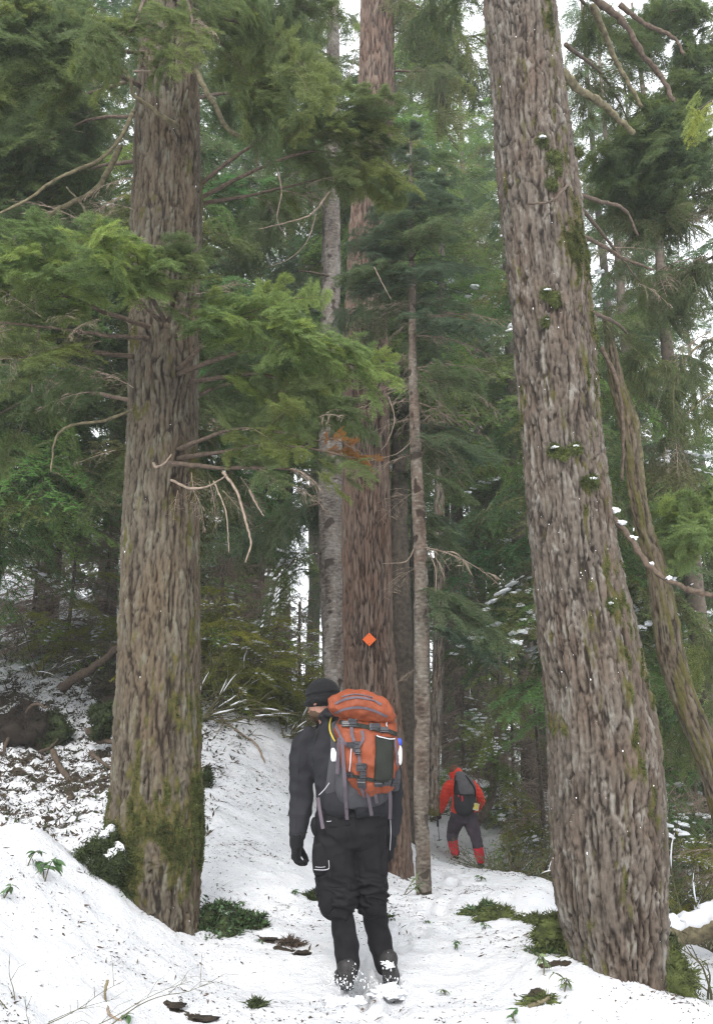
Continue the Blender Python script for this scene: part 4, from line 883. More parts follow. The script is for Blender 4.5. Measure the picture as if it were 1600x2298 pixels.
mossmound(1240,2140,.05,(2.2,.9,.5),'small leafy moss patch in the middle of the snow bank', 600, 'moss', 14, leaf=True)
mossmound(650,2120,.04,(2.0,.8,.4),'brown earthy hollow edge left of the black gaiters', 500, 'litter', 15, snow=0)
mossmound(840,2060,.05,(2.0,.8,.5),'small dark moss patch behind the right leg of the hiker in black', 500, 'mossdark', 16)
mossmound(465,1760,.07,(.6,.8,1.6),'dark moss clump beside the right edge of the thick hemlock trunk on the slope', 900, 'mossdark', 17, leaf=True)
mossmound(575,2262,.035,(1.5,1,.5),'tiny dark clump in the snow near the bottom', 300, 'mossdark', 18, snow=0)
# dark hollow soil lumps
for k, (px, py, r) in enumerate([(395,2262,.032),(460,2290,.036),(680,2138,.03),(610,2110,.025)]):
    c = ghit(px, py); v, f = blob_np(c, r, k, (1.8, .8, .4), (16, 9), .6); mb = MB(); mb.add(v, f); tag(mb.build('soil_clod', [M['soil']], None), ['dark earth clod in the snow at the bottom, upper of two', 'dark earth clod in the snow at the very bottom edge', 'brown earth clod just left of the black gaiters', 'brown earth clod at the left end of the small hollow'][k], 'earth clod', 'earth clods in the snow')
# logs and hillside debris
def log(pts, r, label, snow=True, mat='limb', name='fallen_log', cat='log'):
    t = thing(name, P(*pts[0]), label, cat); w, p = limbobj('wood', [P(*q) for q in pts], r, r * .6, t, M[mat], 12, .3)
    if snow:
        s = p[1:-1] + np.array((0, 0, r * .75)); add = MB(); add_tube(add, s, r * .75 * (1 + .25 * perlin(np.arange(len(s)) * .8, 2., 1.)), 10); add.build('snow_cap', [M['snowcap']], t)
    return t
log([(1450,2110,8.8),(1530,2092,8.8),(1600,2070,8.8),(1680,2050,8.8)], .12, 'snow capped mossy log right of the leaning hemlock foot', mat='mosslimb')
log([(120,1688,10.6),(140,1730,10.3),(170,1768,10.0),(190,1800,9.8)], .035, 'dark curved fallen branch lying down the left bank', False, name='fallen_branch', cat='branch')
log([(140,1545,12.3),(190,1510,12),(240,1475,11.8),(300,1430,11.6)], .07, 'thick dark fallen pole slanting up the bank behind the thick hemlock', False)
log([(200,1640,10.8),(215,1660,10.7),(245,1665,10.6),(280,1668,10.5)], .04, 'short dark root arching from the left bank beside the thick hemlock', False, name='fallen_branch', cat='branch')
log([(205,1690,10.4),(235,1715,10.2),(258,1730,10.1)], .025, 'short thin branch on the left bank near the hemlock trunk', False, name='fallen_branch', cat='branch')
log([(470,1590,11.6),(530,1640,11.2),(575,1670,10.9),(595,1715,10.6)], .018, 'thin bare branch hanging over the snowy slope right of the thick hemlock', False, 'deadtwig', 'fallen_branch', 'branch')
log([(500,1620,11.2),(490,1640,11.0),(445,1655,10.9)], .010, 'thin twig curving to the hemlock trunk on the snowy slope', False, 'deadtwig', 'fallen_branch', 'branch')
log([(1185,2262,5.4),(1205,2252,5.4),(1232,2240,5.4)], .014, 'short mossy stick lying low on the snow bank', False, 'mosslimb', 'fallen_branch', 'branch')
log([(242,2200,4.75),(236,2230,4.72),(238,2250,4.7),(232,2270,4.65)], .007, 'upright bent stick in the snow at bottom left', False, 'mosslimb', 'fallen_branch', 'branch')
log([(240,2258,4.7),(250,2280,4.6),(275,2290,4.6)], .007, 'thin curved twig at the foot of the bent stick at bottom left', False, 'deadtwig', 'fallen_branch', 'branch')
st = thing('stump', P(60,1700,11.2), 'dark mossy upturned root stump on the left bank', 'stump')
for k, (px, py, r, m) in enumerate([(40,1660,.34,'soil'),(85,1645,.26,'soil'),(115,1660,.22,'mossdark')]):
    mossmound(px, py, r, (1, .7, .9), None, 2600, m, 30 + k, leaf=m == 'mossdark', parent=st, name=['stump_wood','stump_wood','moss_mat'][k], d=11.2, snow=3)
for k, pts in enumerate([[(90,1690,11),(110,1680,10.8),(130,1660,10.7)], [(30,1640,11),(10,1680,10.8),(5,1720,10.7)], [(60,1600,11),(80,1580,10.8),(110,1590,10.6)]]):
    limbobj('root', [P(*q) for q in pts], .028, .010, st, M['limb'])
mossmound(235,1615,.16,(1.0,.8,1.1),'dark leafy clump on the left bank against the thick hemlock trunk', 2600, 'mossdark', 41, leaf=True, d=10.6)
mossmound(250,1540,.2,(1.0,.8,1.1),'dark clump higher on the left bank against the thick hemlock trunk', 2400, 'soil', 42, leaf=True, d=11.6)
# broad leaved little plants
LEAF = None
def leafmesh():
    n = 7; t = np.linspace(0, 1, n); w = np.sin(np.pi * t**.8) * .2; V = []
    for i in range(n):
        z = -.35 * t[i]**2; V += [(t[i], -w[i], z + .05 * (w[i] > .05)), (t[i], 0, z), (t[i], w[i], z + .05 * (w[i] > .05))]
    f = []
    for i in range(n - 1):
        a = i * 3; f += [(a, a + 1, a + 4, a + 3), (a + 1, a + 2, a + 5, a + 4)]
    return mk_mesh('leaf', V, [f], [M['leaf']])
LEAFM = leafmesh(); LEAFP = LEAFM.copy(); LEAFP.materials.clear(); LEAFP.materials.append(M['leafpale'])
def plant(px, py, h, nl, ls, label, d=None, pale=False, seed=0):
    rg = random.Random(seed); b = P(px, py, d) if d else ghit(px, py); b.z = gz(b.x, b.y) - .02
    t = thing('seedling', b, label, 'plant', 'small leafy plants in the snow')
    for s in range(max(1, nl // 7)):
        top = b + Vector((rg.gauss(0, h * .35), rg.gauss(0, h * .2), h * rg.uniform(.6, 1.1))); mid = (b + top) / 2 + Vector((rg.gauss(0, .02), 0, .02))
        p = smoothpath(np.array([tuple(b), tuple(mid), tuple(top)]), 8); obj_tube('stem', p, np.linspace(.004, .002, 8), 5, M['twig'], t)
        for k in range(min(nl, 8)):
            q = p[rg.randint(3, 7)]; a = rg.uniform(0, 6.28); place(LEAFP if pale else LEAFM, q, (math.cos(a), math.sin(a), rg.uniform(-.7, .25)), ls * rg.uniform(.7, 1.2), t, name='leaf', roll=rg.gauss(0, .3))
for k, a in enumerate([
 (100,1985,.17,16,.085,'broad leaved dark green seedling on the bank left of the mossy roots'), (60,1950,.10,7,.07,'smaller dark leaved seedling left of the broad leaved one on the bank'),
 (905,2008,.20,21,.055,'pale green leafy seedling between the black trousers and the slender fir foot'), (1160,2298,.10,7,.05,'dark tufted seedling at the bottom edge under the snow bank'),
 (1220,2190,.13,14,.05,'leafy sprig on the snow bank below the leaning hemlock, upper one'), (1265,2230,.12,14,.05,'leafy sprig on the snow bank below the leaning hemlock, lower one'),
 (1020,2130,.09,7,.05,'small dark sprig on the snow right of the black gaiters'), (1085,2090,.07,7,.045,'small sprig on the snow below the moss clumps'),
 (960,2075,.06,7,.04,'tiny sprig in the snow below the slender fir foot'), (1000,2235,.07,7,.05,'bent pale sprig in the snow right of the kicked up snow'),
 (545,2040,.06,7,.04,'tiny sprig on the slope right of the moss mound'), (295,2298,.05,7,.06,'bright green leaf tip at the bottom edge'),
 (590,2120,.05,7,.035,'tiny sprig next to the brown hollow'), (660,2010,.05,7,.04,'tiny sprig left of the mossy stub'), (5,2030,.08,7,.06,'dark leaves at the left edge of the bank'), (1075,1980,.08,10,.07,'dark sprig below the boots of the hiker in red')]):
    plant(*a, pale=k in (2, 4, 5, 9), seed=k)
# litter: needles, leaf scraps, twig bits lying on the snow
g = np.random.default_rng(5); xs, ys = [], []
n = 105000; x = g.uniform(-5, 5.5, n); y = 4 + 14 * g.random(n)**1.6
keep = g.random(n) < np.clip(.32 + 1.1 * perlin(x * 1.4, y * 1.4, 4.) + .6 * sstep(-.9, -2.2, x) * sstep(7.5, 9, y), .05, 1); x, y = x[keep], y[keep]; n = len(x)
z = ground_np(x, y) + .002; sz = .0028 + .012 * g.random(n)**4 + .003 * (y > 8); a = g.uniform(0, 6.28, n); el = g.uniform(1, 5, n)
dx = np.stack([np.cos(a), np.sin(a), g.normal(size=n) * .35], -1) * (sz * el * .6)[:, None]; dy = np.stack([-np.sin(a), np.cos(a), g.normal(size=n) * .5], -1) * (sz * .45)[:, None]
c = np.stack([x, y, z], -1); V = np.stack([c - dx, c + dy, c + dx, c - dy + (0, 0, .002)], 1).reshape(-1, 3); i = np.arange(n) * 4
lit = put(bpy.data.objects.new('litter', mk_mesh('litter', V, [np.stack([i, i+1, i+2], -1), np.stack([i, i+2, i+3], -1)], [M['litter']], smooth=False)))
tag(lit, 'fallen needles, leaf scraps and twig bits scattered on the snow', 'litter', kind='stuff')
# ground cover poking through the snow on the left bank
n = 24000; x = g.uniform(-7, -1.3, n); y = g.uniform(8, 15, n); keep = .1 + perlin(x * 3.5, y * 9, 2.2) + .6 * perlin(x * 9, y * 22, 6.2) + g.normal(size=n) * .12 + .25 * sstep(-2, -3, x) > .12; x, y = x[keep], y[keep]
c = np.stack([x, y, ground_np(x, y)], -1)
o = leafcards('ground_cover', c, g, .07, .02, M['litter'], None, up=.05); tag(o, 'low dark ground cover sticking through the snow of the left bank', 'ground cover')
o = leafcards('ground_cover', c[::3] + (0, 0, .01), g, .055, .024, M['mossdark'], None, up=.3); tag(o, 'dark green leafy tips sticking through the snow of the left bank', 'ground cover')

# thin haze that pales the distance, added to lift the dark forest tones
hz = MB(); xa, xb, ya, yb, za, zb_ = -60, 60, -20, 75, -12, 42
hz.add([(x, y, z) for z in (za, zb_) for x, y in ((xa, ya), (xb, ya), (xb, yb), (xa, yb))], [(3,2,1,0),(4,5,6,7),(0,1,5,4),(1,2,6,5),(2,3,7,6),(3,0,4,7)])
hm = bpy.data.materials.new('haze'); hm.use_nodes = True; hn = hm.node_tree; hn.nodes.clear()
pv = hn.nodes.new('ShaderNodeVolumePrincipled'); pv.inputs['Color'].default_value = (.93, .95, .97, 1); pv.inputs['Density'].default_value = .0028; pv.inputs['Anisotropy'].default_value = .2
ho = hn.nodes.new('ShaderNodeOutputMaterial'); hn.links.new(pv.outputs[0], ho.inputs['Volume'])
haze = hz.build('haze', [hm], None, False); tag(haze, 'thin haze paling the distance, added to lift the dark forest tones', kind='stuff')
# ------------------------------------------------------------------ people
M['fleece'] = mat_cloth('charcoal fleece', (.019, .019, .0215)); M['blackcloth'] = mat_cloth('black trousers', (.0075, .0068, .0078), rough=.7)
M['blackknit'] = mat_cloth('black knit', (.008, .008, .0085), sheen=.05); M['gaiter'] = mat_cloth('black gaiter cloth', (.008, .0075, .0085), rough=.75)
M['skin'] = mat_simple('skin', (.30, .155, .11), .55, .12, 60, .0006, spec=.4); M['hair'] = mat_simple('short hair', (.06, .035, .02), .8, .3, 200, .002)
M['boot'] = mat_simple('boot', (.02, .018, .018), .6, .4, 60, .002); M['sole'] = mat_simple('rubber sole', (.03, .03, .032), .7, .2, 40)
M['orange'] = mat_cloth('orange pack cloth', (.19, .045, .017), rough=.6, spec=.25); M['purplegrey'] = mat_cloth('grey purple webbing', (.095, .078, .092))
M['darkmesh'] = mat_cloth('dark stretch mesh', (.020, .022, .018)); M['plastic'] = mat_simple('black plastic', (.018, .018, .022), .35, .1, 30, spec=.5)
M['yellow'] = mat_simple('yellow cord', (.55, .42, .06), .6, .1, 40); M['bluecap'] = mat_simple('blue cap', (.02, .08, .55), .35, .05, 20, spec=.5)
M['bottle'] = mat_simple('milky bottle', (.62, .64, .62), .3, .05, 20, spec=.5); M['reflect'] = mat_simple('grey piping', (.38, .38, .40), .4, .1, 30, spec=.5)
M['red'] = mat_cloth('red down cloth', (.85, .06, .028), rough=.5, spec=.3); M['crimson'] = mat_cloth('crimson gaiter cloth', (.78, .045, .07), rough=.6)
M['plum'] = mat_cloth('plum grey trousers', (.095, .075, .095)); M['greypack'] = mat_cloth('grey pack cloth', (.15, .145, .155)); M['darkgrey'] = mat_cloth('dark grey pack cloth', (.05, .05, .055))
M['purple'] = mat_cloth('dark purple glove', (.06, .02, .05)); M['paper'] = mat_simple('pale paper', (.75, .74, .62), .5, .05, 20); M['paperyellow'] = mat_simple('yellow paper', (.85, .72, .16), .5, .1, 40)
M['brownhat'] = mat_cloth('brown hat', (.17, .08, .05)); M['metal'] = mat_simple('pole metal', (.4, .4, .42), .3, .05, 20, metal=.8)

def loft(secs, n=18, k=22, ex=2.3, fwd=0, cap=.55):
    """secs rows (px, py, d, half width in picture units, half depth m [, forward shift])"""
    K = []
    for s in secs:
        p = P(s[0], s[1], s[2]); K.append((p.x, p.y, p.z, s[3] * mpp(s[1], s[2]), s[4]))
    K = smoothpath(np.array(K), n); return loftw(K, k, ex)
def loftw(K, k=22, ex=2.3, ref=(1, 0, 0)):
    pts = K[:, :3]; T, X, Y = frames(pts, ref)
    # rounded ends
    ends = []
    a = np.linspace(0, 2 * np.pi, k, endpoint=False); ca, sa = np.cos(a), np.sin(a)
    se = lambda v: np.sign(v) * np.abs(v)**(2 / ex)
    rows = []
    for i in range(len(K)): rows.append((pts[i], K[i, 3], K[i, 4], X[i], Y[i]))
    def capring(i, sg):
        r = min(K[i, 3], K[i, 4]); o = []
        for q in (.45, .8, .97): o.append((pts[i] + T[i] * sg * r * q * .6, K[i, 3] * math.sqrt(1 - q * q), K[i, 4] * math.sqrt(1 - q * q), X[i], Y[i]))
        return o
    rows = capring(0, -1)[::-1] + rows + capring(len(K) - 1, 1)
    V = np.concatenate([p + (se(ca) * a_)[:, None] * x + (se(sa) * b_)[:, None] * y for p, a_, b_, x, y in rows]); m = len(rows)
    i = np.arange(m - 1)[:, None]; j = np.arange(k)[None]; j2 = (j + 1) % k
    Fq = np.stack([i * k + j, i * k + j2, (i + 1) * k + j2, (i + 1) * k + j], -1).reshape(-1, 4)
    return V, Fq, (np.arange(k)[::-1], (m - 1) * k + np.arange(k))
def fuse(name, parts, mat, parent, voxel=.008, wr=0, wf=14, smooth=3, wdir=(1, 1, 1), foldf=None, mats=None):
    """union of closed shapes -> one continuous skin with cloth folds"""
    verts, faces, n = [], [], 0
    for pt in parts:
        V, Fq, *caps = pt; verts.append(V); faces += [tuple(int(q) + n for q in f) for f in Fq]
        if caps: faces += [tuple(int(q) + n for q in c) for c in caps[0]]
        n += len(V)
    me = bpy.data.meshes.new(name + '_tmp'); me.from_pydata([tuple(v) for v in np.concatenate(verts)], [], faces)
    o = bpy.data.objects.new(name + '_tmp', me); COL.objects.link(o)
    r = o.modifiers.new('r', 'REMESH'); r.mode = 'VOXEL'; r.voxel_size = voxel; r.use_smooth_shade = True
    s = o.modifiers.new('s', 'SMOOTH'); s.factor = .6; s.iterations = smooth
    dg = bpy.context.evaluated_depsgraph_get(); new = bpy.data.meshes.new_from_object(o.evaluated_get(dg)); new.name = name
    bpy.data.objects.remove(o); bpy.data.meshes.remove(me)
    nv = len(new.vertices); co = np.empty(nv * 3, np.float32); new.vertices.foreach_get('co', co); co = co.reshape(-1, 3).astype(float)
    if wr or foldf:
        nn = np.empty(nv * 3, np.float32); new.vertex_normals.foreach_get('vector', nn); nn = nn.reshape(-1, 3)
        w = perlin(co[:, 0] * wf * wdir[0], co[:, 1] * wf * wdir[1], co[:, 2] * wf * wdir[2]); w2 = perlin(co[:, 0] * wf * 2.3 + 7, co[:, 1] * wf * 2.3, co[:, 2] * wf * 1.6)
        dsp = wr * ((1 - np.abs(w) * 2.4) * .8 + .45 * w2)
        if foldf is not None: dsp = dsp + foldf(co)
        co = co + nn * dsp[:, None]; new.vertices.foreach_set('co', co.astype(np.float32).ravel())
    new.materials.clear(); new.materials.append(M[mat]); new.polygons.foreach_set('use_smooth', np.ones(len(new.polygons), bool)); new.update()
    return put(bpy.data.objects.new(name, new), parent)
def ell(c, r, tilt=None, k=20):
    a = np.linspace(0, 2 * np.pi, k, endpoint=False); b = np.linspace(-np.pi / 2 + .12, np.pi / 2 - .12, 12); A, B = np.meshgrid(a, b)
    D = np.stack([np.cos(A) * np.cos(B), np.sin(A) * np.cos(B), np.sin(B)], -1).reshape(-1, 3) * np.array(r)
    if tilt is not None: D = D @ np.array(tilt).T
    V = D + np.array(c); m = 12; i = np.arange(m - 1)[:, None]; j = np.arange(k)[None]; j2 = (j + 1) % k
    return V, np.stack([i * k + j, i * k + j2, (i + 1) * k + j2, (i + 1) * k + j], -1).reshape(-1, 4), (np.arange(k)[::-1], (m - 1) * k + np.arange(k))
def hand(wrist, down, palmn, side, L=.19, curl=1.0, th=.0125):
    """relaxed gloved hand hanging from the wrist: palm, four curled fingers, thumb. side = thumb side direction"""
    w = Vector(wrist); d = Vector(down).normalized(); n = Vector(palmn).normalized(); s = Vector(side).normalized(); out = []
    W = L * .22
    K = np.array([(*(w + d * t * L), W * a, L * b) for t, a, b in ((-.1, .75, .14), (.1, .8, .13), (.3, .98, .14), (.5, 1.02, .13))]); out.append(loftw(K, 16, 2.6, tuple(s)))
    for q, (off, fl) in enumerate(((.72, .92), (.25, 1.0), (-.25, .95), (-.70, .78))):
        p = w + d * L * .46 + s * W * off; f = L * .46 * fl; a = 0; pts = [p - d * L * .1, p]; 
        for sg, (ln, cu) in enumerate(((.42, .45), (.32, .75), (.26, .6))):
            a += cu * curl; pts.append(pts[-1] + (d * math.cos(a) + n * math.sin(a)) * f * ln)
        k = smoothpath(np.array([tuple(v) for v in pts]), 10); r = np.linspace(th, th * .82, 10)
        out.append(loftw(np.column_stack([k, r, r]), 10, 2, tuple(s)))
    p = w + d * L * .12 + s * W * .7; pts = [p, p + (d * .7 + s * .45 + n * .2) * L * .2, p + (d * .95 + s * .45 + n * .45) * L * .36, p + (d * 1.15 + s * .30 + n * .6) * L * .46]
    k = smoothpath(np.array([tuple(v) for v in pts]), 9); r = np.linspace(th * 1.3, th * .9, 9); out.append(loftw(np.column_stack([k, r, r]), 10, 2, tuple(n)))
    return out

# ---- hiker in black
D0 = 5.7
hk = thing('person', P(780, 2215, D0), 'large hiker walking away in charcoal fleece, black trousers, black beanie and gloves', 'person')
tors = [(744,1606,5.70,17,.055),(748,1620,5.70,40,.075),(757,1638,5.71,74,.105),(768,1665,5.71,86,.125),(776,1710,5.70,80,.130),(783,1755,5.69,75,.122),(789,1795,5.69,78,.125),(793,1826,5.69,80,.135)]
larm = [(700,1646,5.71,20,.055),(684,1668,5.71,26,.065),(678,1700,5.72,28,.068),(678,1741,5.74,28,.066),(677,1785,5.75,26.5,.062),(673,1830,5.72,22.5,.052),(669,1860,5.70,19.5,.045),(667,1876,5.69,17.5,.042)]
rarm = [(842,1650,5.73,20,.055),(864,1676,5.75,25,.065),(874,1720,5.78,25,.066),(879,1770,5.80,23,.060),(881,1820,5.78,20,.052),(878,1858,5.76,18,.046),(876,1874,5.75,16,.042)]
def sc(secs, f): return [(a, b, c, w * f, e * f) for a, b, c, w, e in secs]
hd = P(722, 1574, 5.69); fdir = Vector((-.80, .58, -.12)).normalized(); hx = fdir.cross(Vector((0, 0, 1))).normalized(); hu = hx.cross(fdir)
HM = np.array([tuple(hx), tuple(fdir), tuple(hu)]).T
def hp(x, y, z): return tuple(hd + hx * x + fdir * y + hu * z)
def hl(rows, ref=None): return loftw(np.array([(*hp(*r[:3]), r[3], r[4]) for r in rows]), 14, 2.1, tuple(hx))
headparts = [ell(hp(0, -.012, .03), (.078, .098, .090), HM), ell(hp(0, .018, -.035), (.062, .072, .075), HM), hl([(0, .075, .022, .012, .010), (0, .098, -.005, .016, .013), (0, .102, -.022, .019, .012)]),
   ell(hp(0, .058, -.085), (.034, .030, .026), HM), ell(hp(.079, -.008, -.004), (.010, .020, .030), HM), ell(hp(-.079, -.008, -.004), (.010, .020, .030), HM), ell(hp(.028, .082, -.058), (.02, .012, .006), HM), ell(hp(-.028, .082, -.058), (.02, .012, .006), HM), ell(hp(0, .088, -.056), (.022, .012, .009), HM),
   ell(hp(.032, .070, .016), (.016, .012, .010), HM), ell(hp(-.032, .070, .016), (.016, .012, .010), HM)]
neck = loft([(724,1590,5.69,20,.052),(734,1606,5.70,22,.056),(748,1630,5.70,30,.06)], 8)
LK = [(764,2040,5.71,26,.062),(771,2080,5.72,26.5,.064),(777,2120,5.72,27,.064),(780,2160,5.71,25.5,.058),(780,2186,5.70,24,.056)]
RK = [(837,2036,5.80,26,.060),(845,2075,5.86,26.5,.062),(853,2115,5.88,26,.062),(862,2148,5.88,24.5,.058),(869,2172,5.87,23,.056)]
TL = [(760,1850,5.69,50,.12),(750,1890,5.69,46,.125),(751,1930,5.69,46,.120),(756,1968,5.70,48,.112),(759,2005,5.70,45,.104),(757,2044,5.71,35,.088)]
TR = [(812,1850,5.70,50,.12),(826,1890,5.71,43,.120),(829,1930,5.73,40,.115),(828,1968,5.75,39,.108),(830,2005,5.78,37,.100),(836,2036,5.80,31,.088)]
HP = [(788,1806,5.69,76,.125),(788,1835,5.69,80,.140),(788,1865,5.69,82,.148),(788,1885,5.69,78,.13)]
def foot(heel, toe, w=.05, h=.05):
    h0, t0 = Vector(heel), Vector(toe); K = np.array([(*(h0.lerp(t0, t) + Vector((0, 0, z))), w * a, h * b) for t, a, b, z in ((0, .72, 1.15, .02), (.25, .8, 1.35, .03), (.5, .9, 1.0, .01), (.8, 1.02, .72, -.005), (1, .8, .5, -.01))]); return loftw(smoothpath(K, 12), 16, 2.4, (1, 0, 0))
lh = P(779, 2205, 5.64); lt = lh + Vector((-.03, .27, .0)); rh = P(872, 2186, 5.80); rt_ = P(884, 2206, 6.04)
lh.z = max(lh.z, gz(lh.x, lh.y) + .03); lt.z = lh.z
body = fuse('body', headparts + [neck, loft(sc(tors, .88), 16), loft(sc(larm, .8), 14), loft(sc(rarm, .8), 14), loft(sc(HP, .9), 8), loft(sc(TL, .85), 10), loft(sc(TR, .85), 10), loft(sc(LK, .85), 8), loft(sc(RK, .85), 8), foot(lh, lt, .040, .035), foot(rh, rt_, .040, .035)]
   + hand(P(666, 1884, 5.69), (-.02, .05, -1), (.9, .45, 0), (.25, .97, 0), .115, .5, .004) + hand(P(875, 1880, 5.75), (-.08, .05, -1), (-.9, .45, 0), (-.25, .97, 0), .115, .5, .004), 'skin', hk, .0075, smooth=1)
beard = fuse('beard', [ell(hp(0, .030, -.070), (.062, .068, .044), HM), ell(hp(0, .062, -.088), (.038, .032, .032), HM)], 'hair', hk, .006, .003, 60)
for sx in (-1, 1):
    eb = MB(); v, f = blob_np(hp(.031 * sx, .082, .008), .011, 1, (1, 1, 1), (12, 9), 0); eb.add(v, f); eb.build('eye', [M['bottle']], hk)
def tfold(co): # folds across the small of the back, hem roll
    zt_ = P(790, 1826, D0).z; return .006 * np.exp(-((co[:, 2] - zt_) / .018)**2) + .004 * np.sin(co[:, 2] * 70 + co[:, 0] * 22) * np.exp(-((co[:, 2] - P(790,1780,D0).z) / .08)**2)
jacket = fuse('jacket', [loft(tors, 26, 28, 2.4), loft(larm, 22, 20, 2.1), loft(rarm, 22, 20, 2.1), loft([(726,1597,5.695,20,.062),(736,1608,5.70,24,.066),(748,1625,5.70,34,.07)], 8)], 'fleece', hk, .007, .0075, 10, foldf=tfold)
def pfold(co):
    zk = P(790, 2015, D0).z; band = np.exp(-((co[:, 2] - zk) / .10)**2); zs_ = P(790, 1870, D0).z
    wv = perlin(co[:, 0] * 9, co[:, 1] * 9, co[:, 2] * 26 + co[:, 0] * 6); return .020 * band * (1 - np.abs(wv) * 3.2) + .004 * np.sin(co[:, 0] * 60 + co[:, 2] * 25) * np.exp(-((co[:, 2] - zs_) / .12)**2)
trous = fuse('trousers', [loft(HP, 12, 26, 2.5), loft(TL, 20, 22, 2.4), loft(TR, 20, 22, 2.4)], 'blackcloth', hk, .007, .006, 12, foldf=pfold)
# drooping bunched hem at the left knee
fuse('trouser_hem', [loft([(742,1998,5.66,28,.07),(736,2025,5.66,20,.07),(733,2040,5.67,14,.06)], 8)], 'blackcloth', trous, .007, .004, 16)
fuse('trouser_hem', [loft([(838,2006,5.76,30,.085),(838,2034,5.78,30,.085)], 8)], 'blackcloth', trous, .007, .004, 16)
fuse('cargo_pocket', [loft([(722,1896,5.63,20,.055),(722,1925,5.63,21,.062),(723,1952,5.63,20,.060)], 8, 20, 4)], 'blackcloth', trous, .006, .003, 14)
fuse('cargo_pocket', [loft([(856,1905,5.68,14,.05),(857,1935,5.69,14,.055),(857,1958,5.70,13,.05)], 8, 20, 4)], 'blackcloth', trous, .006, .003, 14)
gfold = lambda co: .003 * np.sin(co[:, 2] * 60 + co[:, 0] * 30)
fuse('gaiter', [loft(LK, 18, 20, 2.2)], 'gaiter', hk, .006, .005, 13, foldf=gfold); fuse('gaiter', [loft(RK, 18, 20, 2.2)], 'gaiter', hk, .006, .005, 13, foldf=gfold)
for hh_, tt in ((lh, lt), (rh, rt_)):
    b = fuse('boot', [foot(hh_, tt, .055, .055), ell(tuple(hh_ + Vector((0, .04, .07))), (.058, .066, .06))], 'boot', hk, .006, .002, 30)
    fuse('sole', [foot(hh_ - Vector((0, .01, .045)), tt + Vector((0, .012, -.03)), .058, .016)], 'sole', b, .006)
bean = fuse('beanie', [ell(hp(0, -.012, .045), (.096, .116, .098), HM), ell(hp(0, -.004, .002), (.098, .120, .046), HM)], 'blackknit', hk, .005, .002, 22, foldf=lambda co: .0035 * np.exp(-((((co - np.array(hp(0, 0, .048))) @ np.array(hu)) / .007)**2)) - .004 * np.exp(-((((co - np.array(hp(0, 0, .034))) @ np.array(hu)) / .006)**2)))
fuse('beanie_brim', [loftw(np.array([(*hp(-.05, .085, .0), .02, .008), (*hp(0, .118, -.006), .03, .008), (*hp(.05, .085, .0), .02, .008)]), 12, 2, tuple(fdir))], 'blackknit', bean, .005)
for wr_, pn, sdv, dn in ((P(666, 1878, 5.69), (.9, .45, 0), (.25, .97, 0), (-.02, .05, -1)), (P(875, 1876, 5.75), (-.9, .45, 0), (-.25, .97, 0), (-.08, .05, -1))):
    c = Vector(wr_); gl = hand(c + Vector((0, 0, -.02)), dn, pn, sdv, .195, .95, .0165)
    cuff = loftw(np.array([(*(c + Vector((0, 0, .02))), .040, .040), (*(c + Vector((0, 0, -.02))), .043, .045), (*(c + Vector((0, 0, -.05))), .042, .044)]), 16)
    fuse('glove', gl + [cuff], 'blackknit', hk, .0045, .002, 30, smooth=2)
obj_tube('zip_cord', smoothpath(np.array([tuple(P(*q)) for q in [(739,1757,5.50),(728,1772,5.52),(716,1784,5.54)]]), 10), .003, 5, M['reflect'], jacket)

# ---- backpack
pack = thing('backpack', P(830, 1776, 5.45), 'orange backpack with grey purple straps and dark mesh pocket on the hiker in black', 'backpack')
PB = [(822,1612,5.49,60,.085),(822,1640,5.47,68,.120),(826,1680,5.46,67,.130),(832,1715,5.46,60,.130),(836,1745,5.47,54,.120),(839,1760,5.48,48,.100)]
def packfold(co): return .008 * np.sin(co[:, 0] * 46 + co[:, 2] * 13) * np.sin(co[:, 2] * 11) + .004 * np.sin(co[:, 2] * 55 - co[:, 0] * 40)
pbody = fuse('pack_body', [loft(PB, 24, 30, 3.0)], 'orange', pack, .006, .009, 13, foldf=packfold)
lower = fuse('lower_panel', [loft([(812,1735,5.52,62,.11),(815,1770,5.53,62,.11),(818,1792,5.54,54,.09)], 10, 24, 3)], 'darkgrey', pack, .007, .004, 12)
back = fuse('back_panel', [loft([(776,1620,5.555,34,.035),(786,1690,5.56,46,.045),(790,1760,5.57,60,.05),(794,1790,5.58,62,.04)], 10, 22, 3)], 'darkgrey', pack, .007, .003, 12)
lid = fuse('lid', [loftw(np.array([(*P(757,1584,5.47), .060, .120),(*P(780,1581,5.45), .086, .140),(*P(815,1585,5.44), .092, .146),(*P(850,1597,5.45), .080, .138),(*P(872,1612,5.46), .045, .105)]), 24, 2.5, (0, 0, 1))], 'orange', pack, .006, .010, 14)
belt = fuse('hip_belt', [loft([(716,1792,5.69,6,.10),(760,1800,5.60,40,.09),(820,1800,5.60,44,.09),(868,1798,5.68,10,.10)], 14, 18, 2)], 'fleece', pack, .007, .003, 12)
dgm = bpy.context.evaluated_depsgraph_get()
def bvh_of(objs):
    V, Fc, n = [], [], 0
    for o in objs:
        me = o.data; co = np.empty(len(me.vertices) * 3, np.float32); me.vertices.foreach_get('co', co); co = co.reshape(-1, 3)
        V += [tuple(map(float, v)) for v in co]; Fc += [tuple(i + n for i in p.vertices) for p in me.polygons]; n += len(co)
    return BVHTree.FromPolygons(V, Fc)
PACKB = bvh_of([pbody, lid, lower, back, belt, jacket, trous])
def onto(bv, px, py, off=.004, dd=5.0, fallback=5.45):
    o = Vector((0, 0, CAMZ)); q = P(px, py, dd); dr = (q - o).normalized(); h = bv.ray_cast(q, dr)
    if h[0] is None: return P(px, py, fallback), -dr
    return h[0] + h[1] * off, h[1]
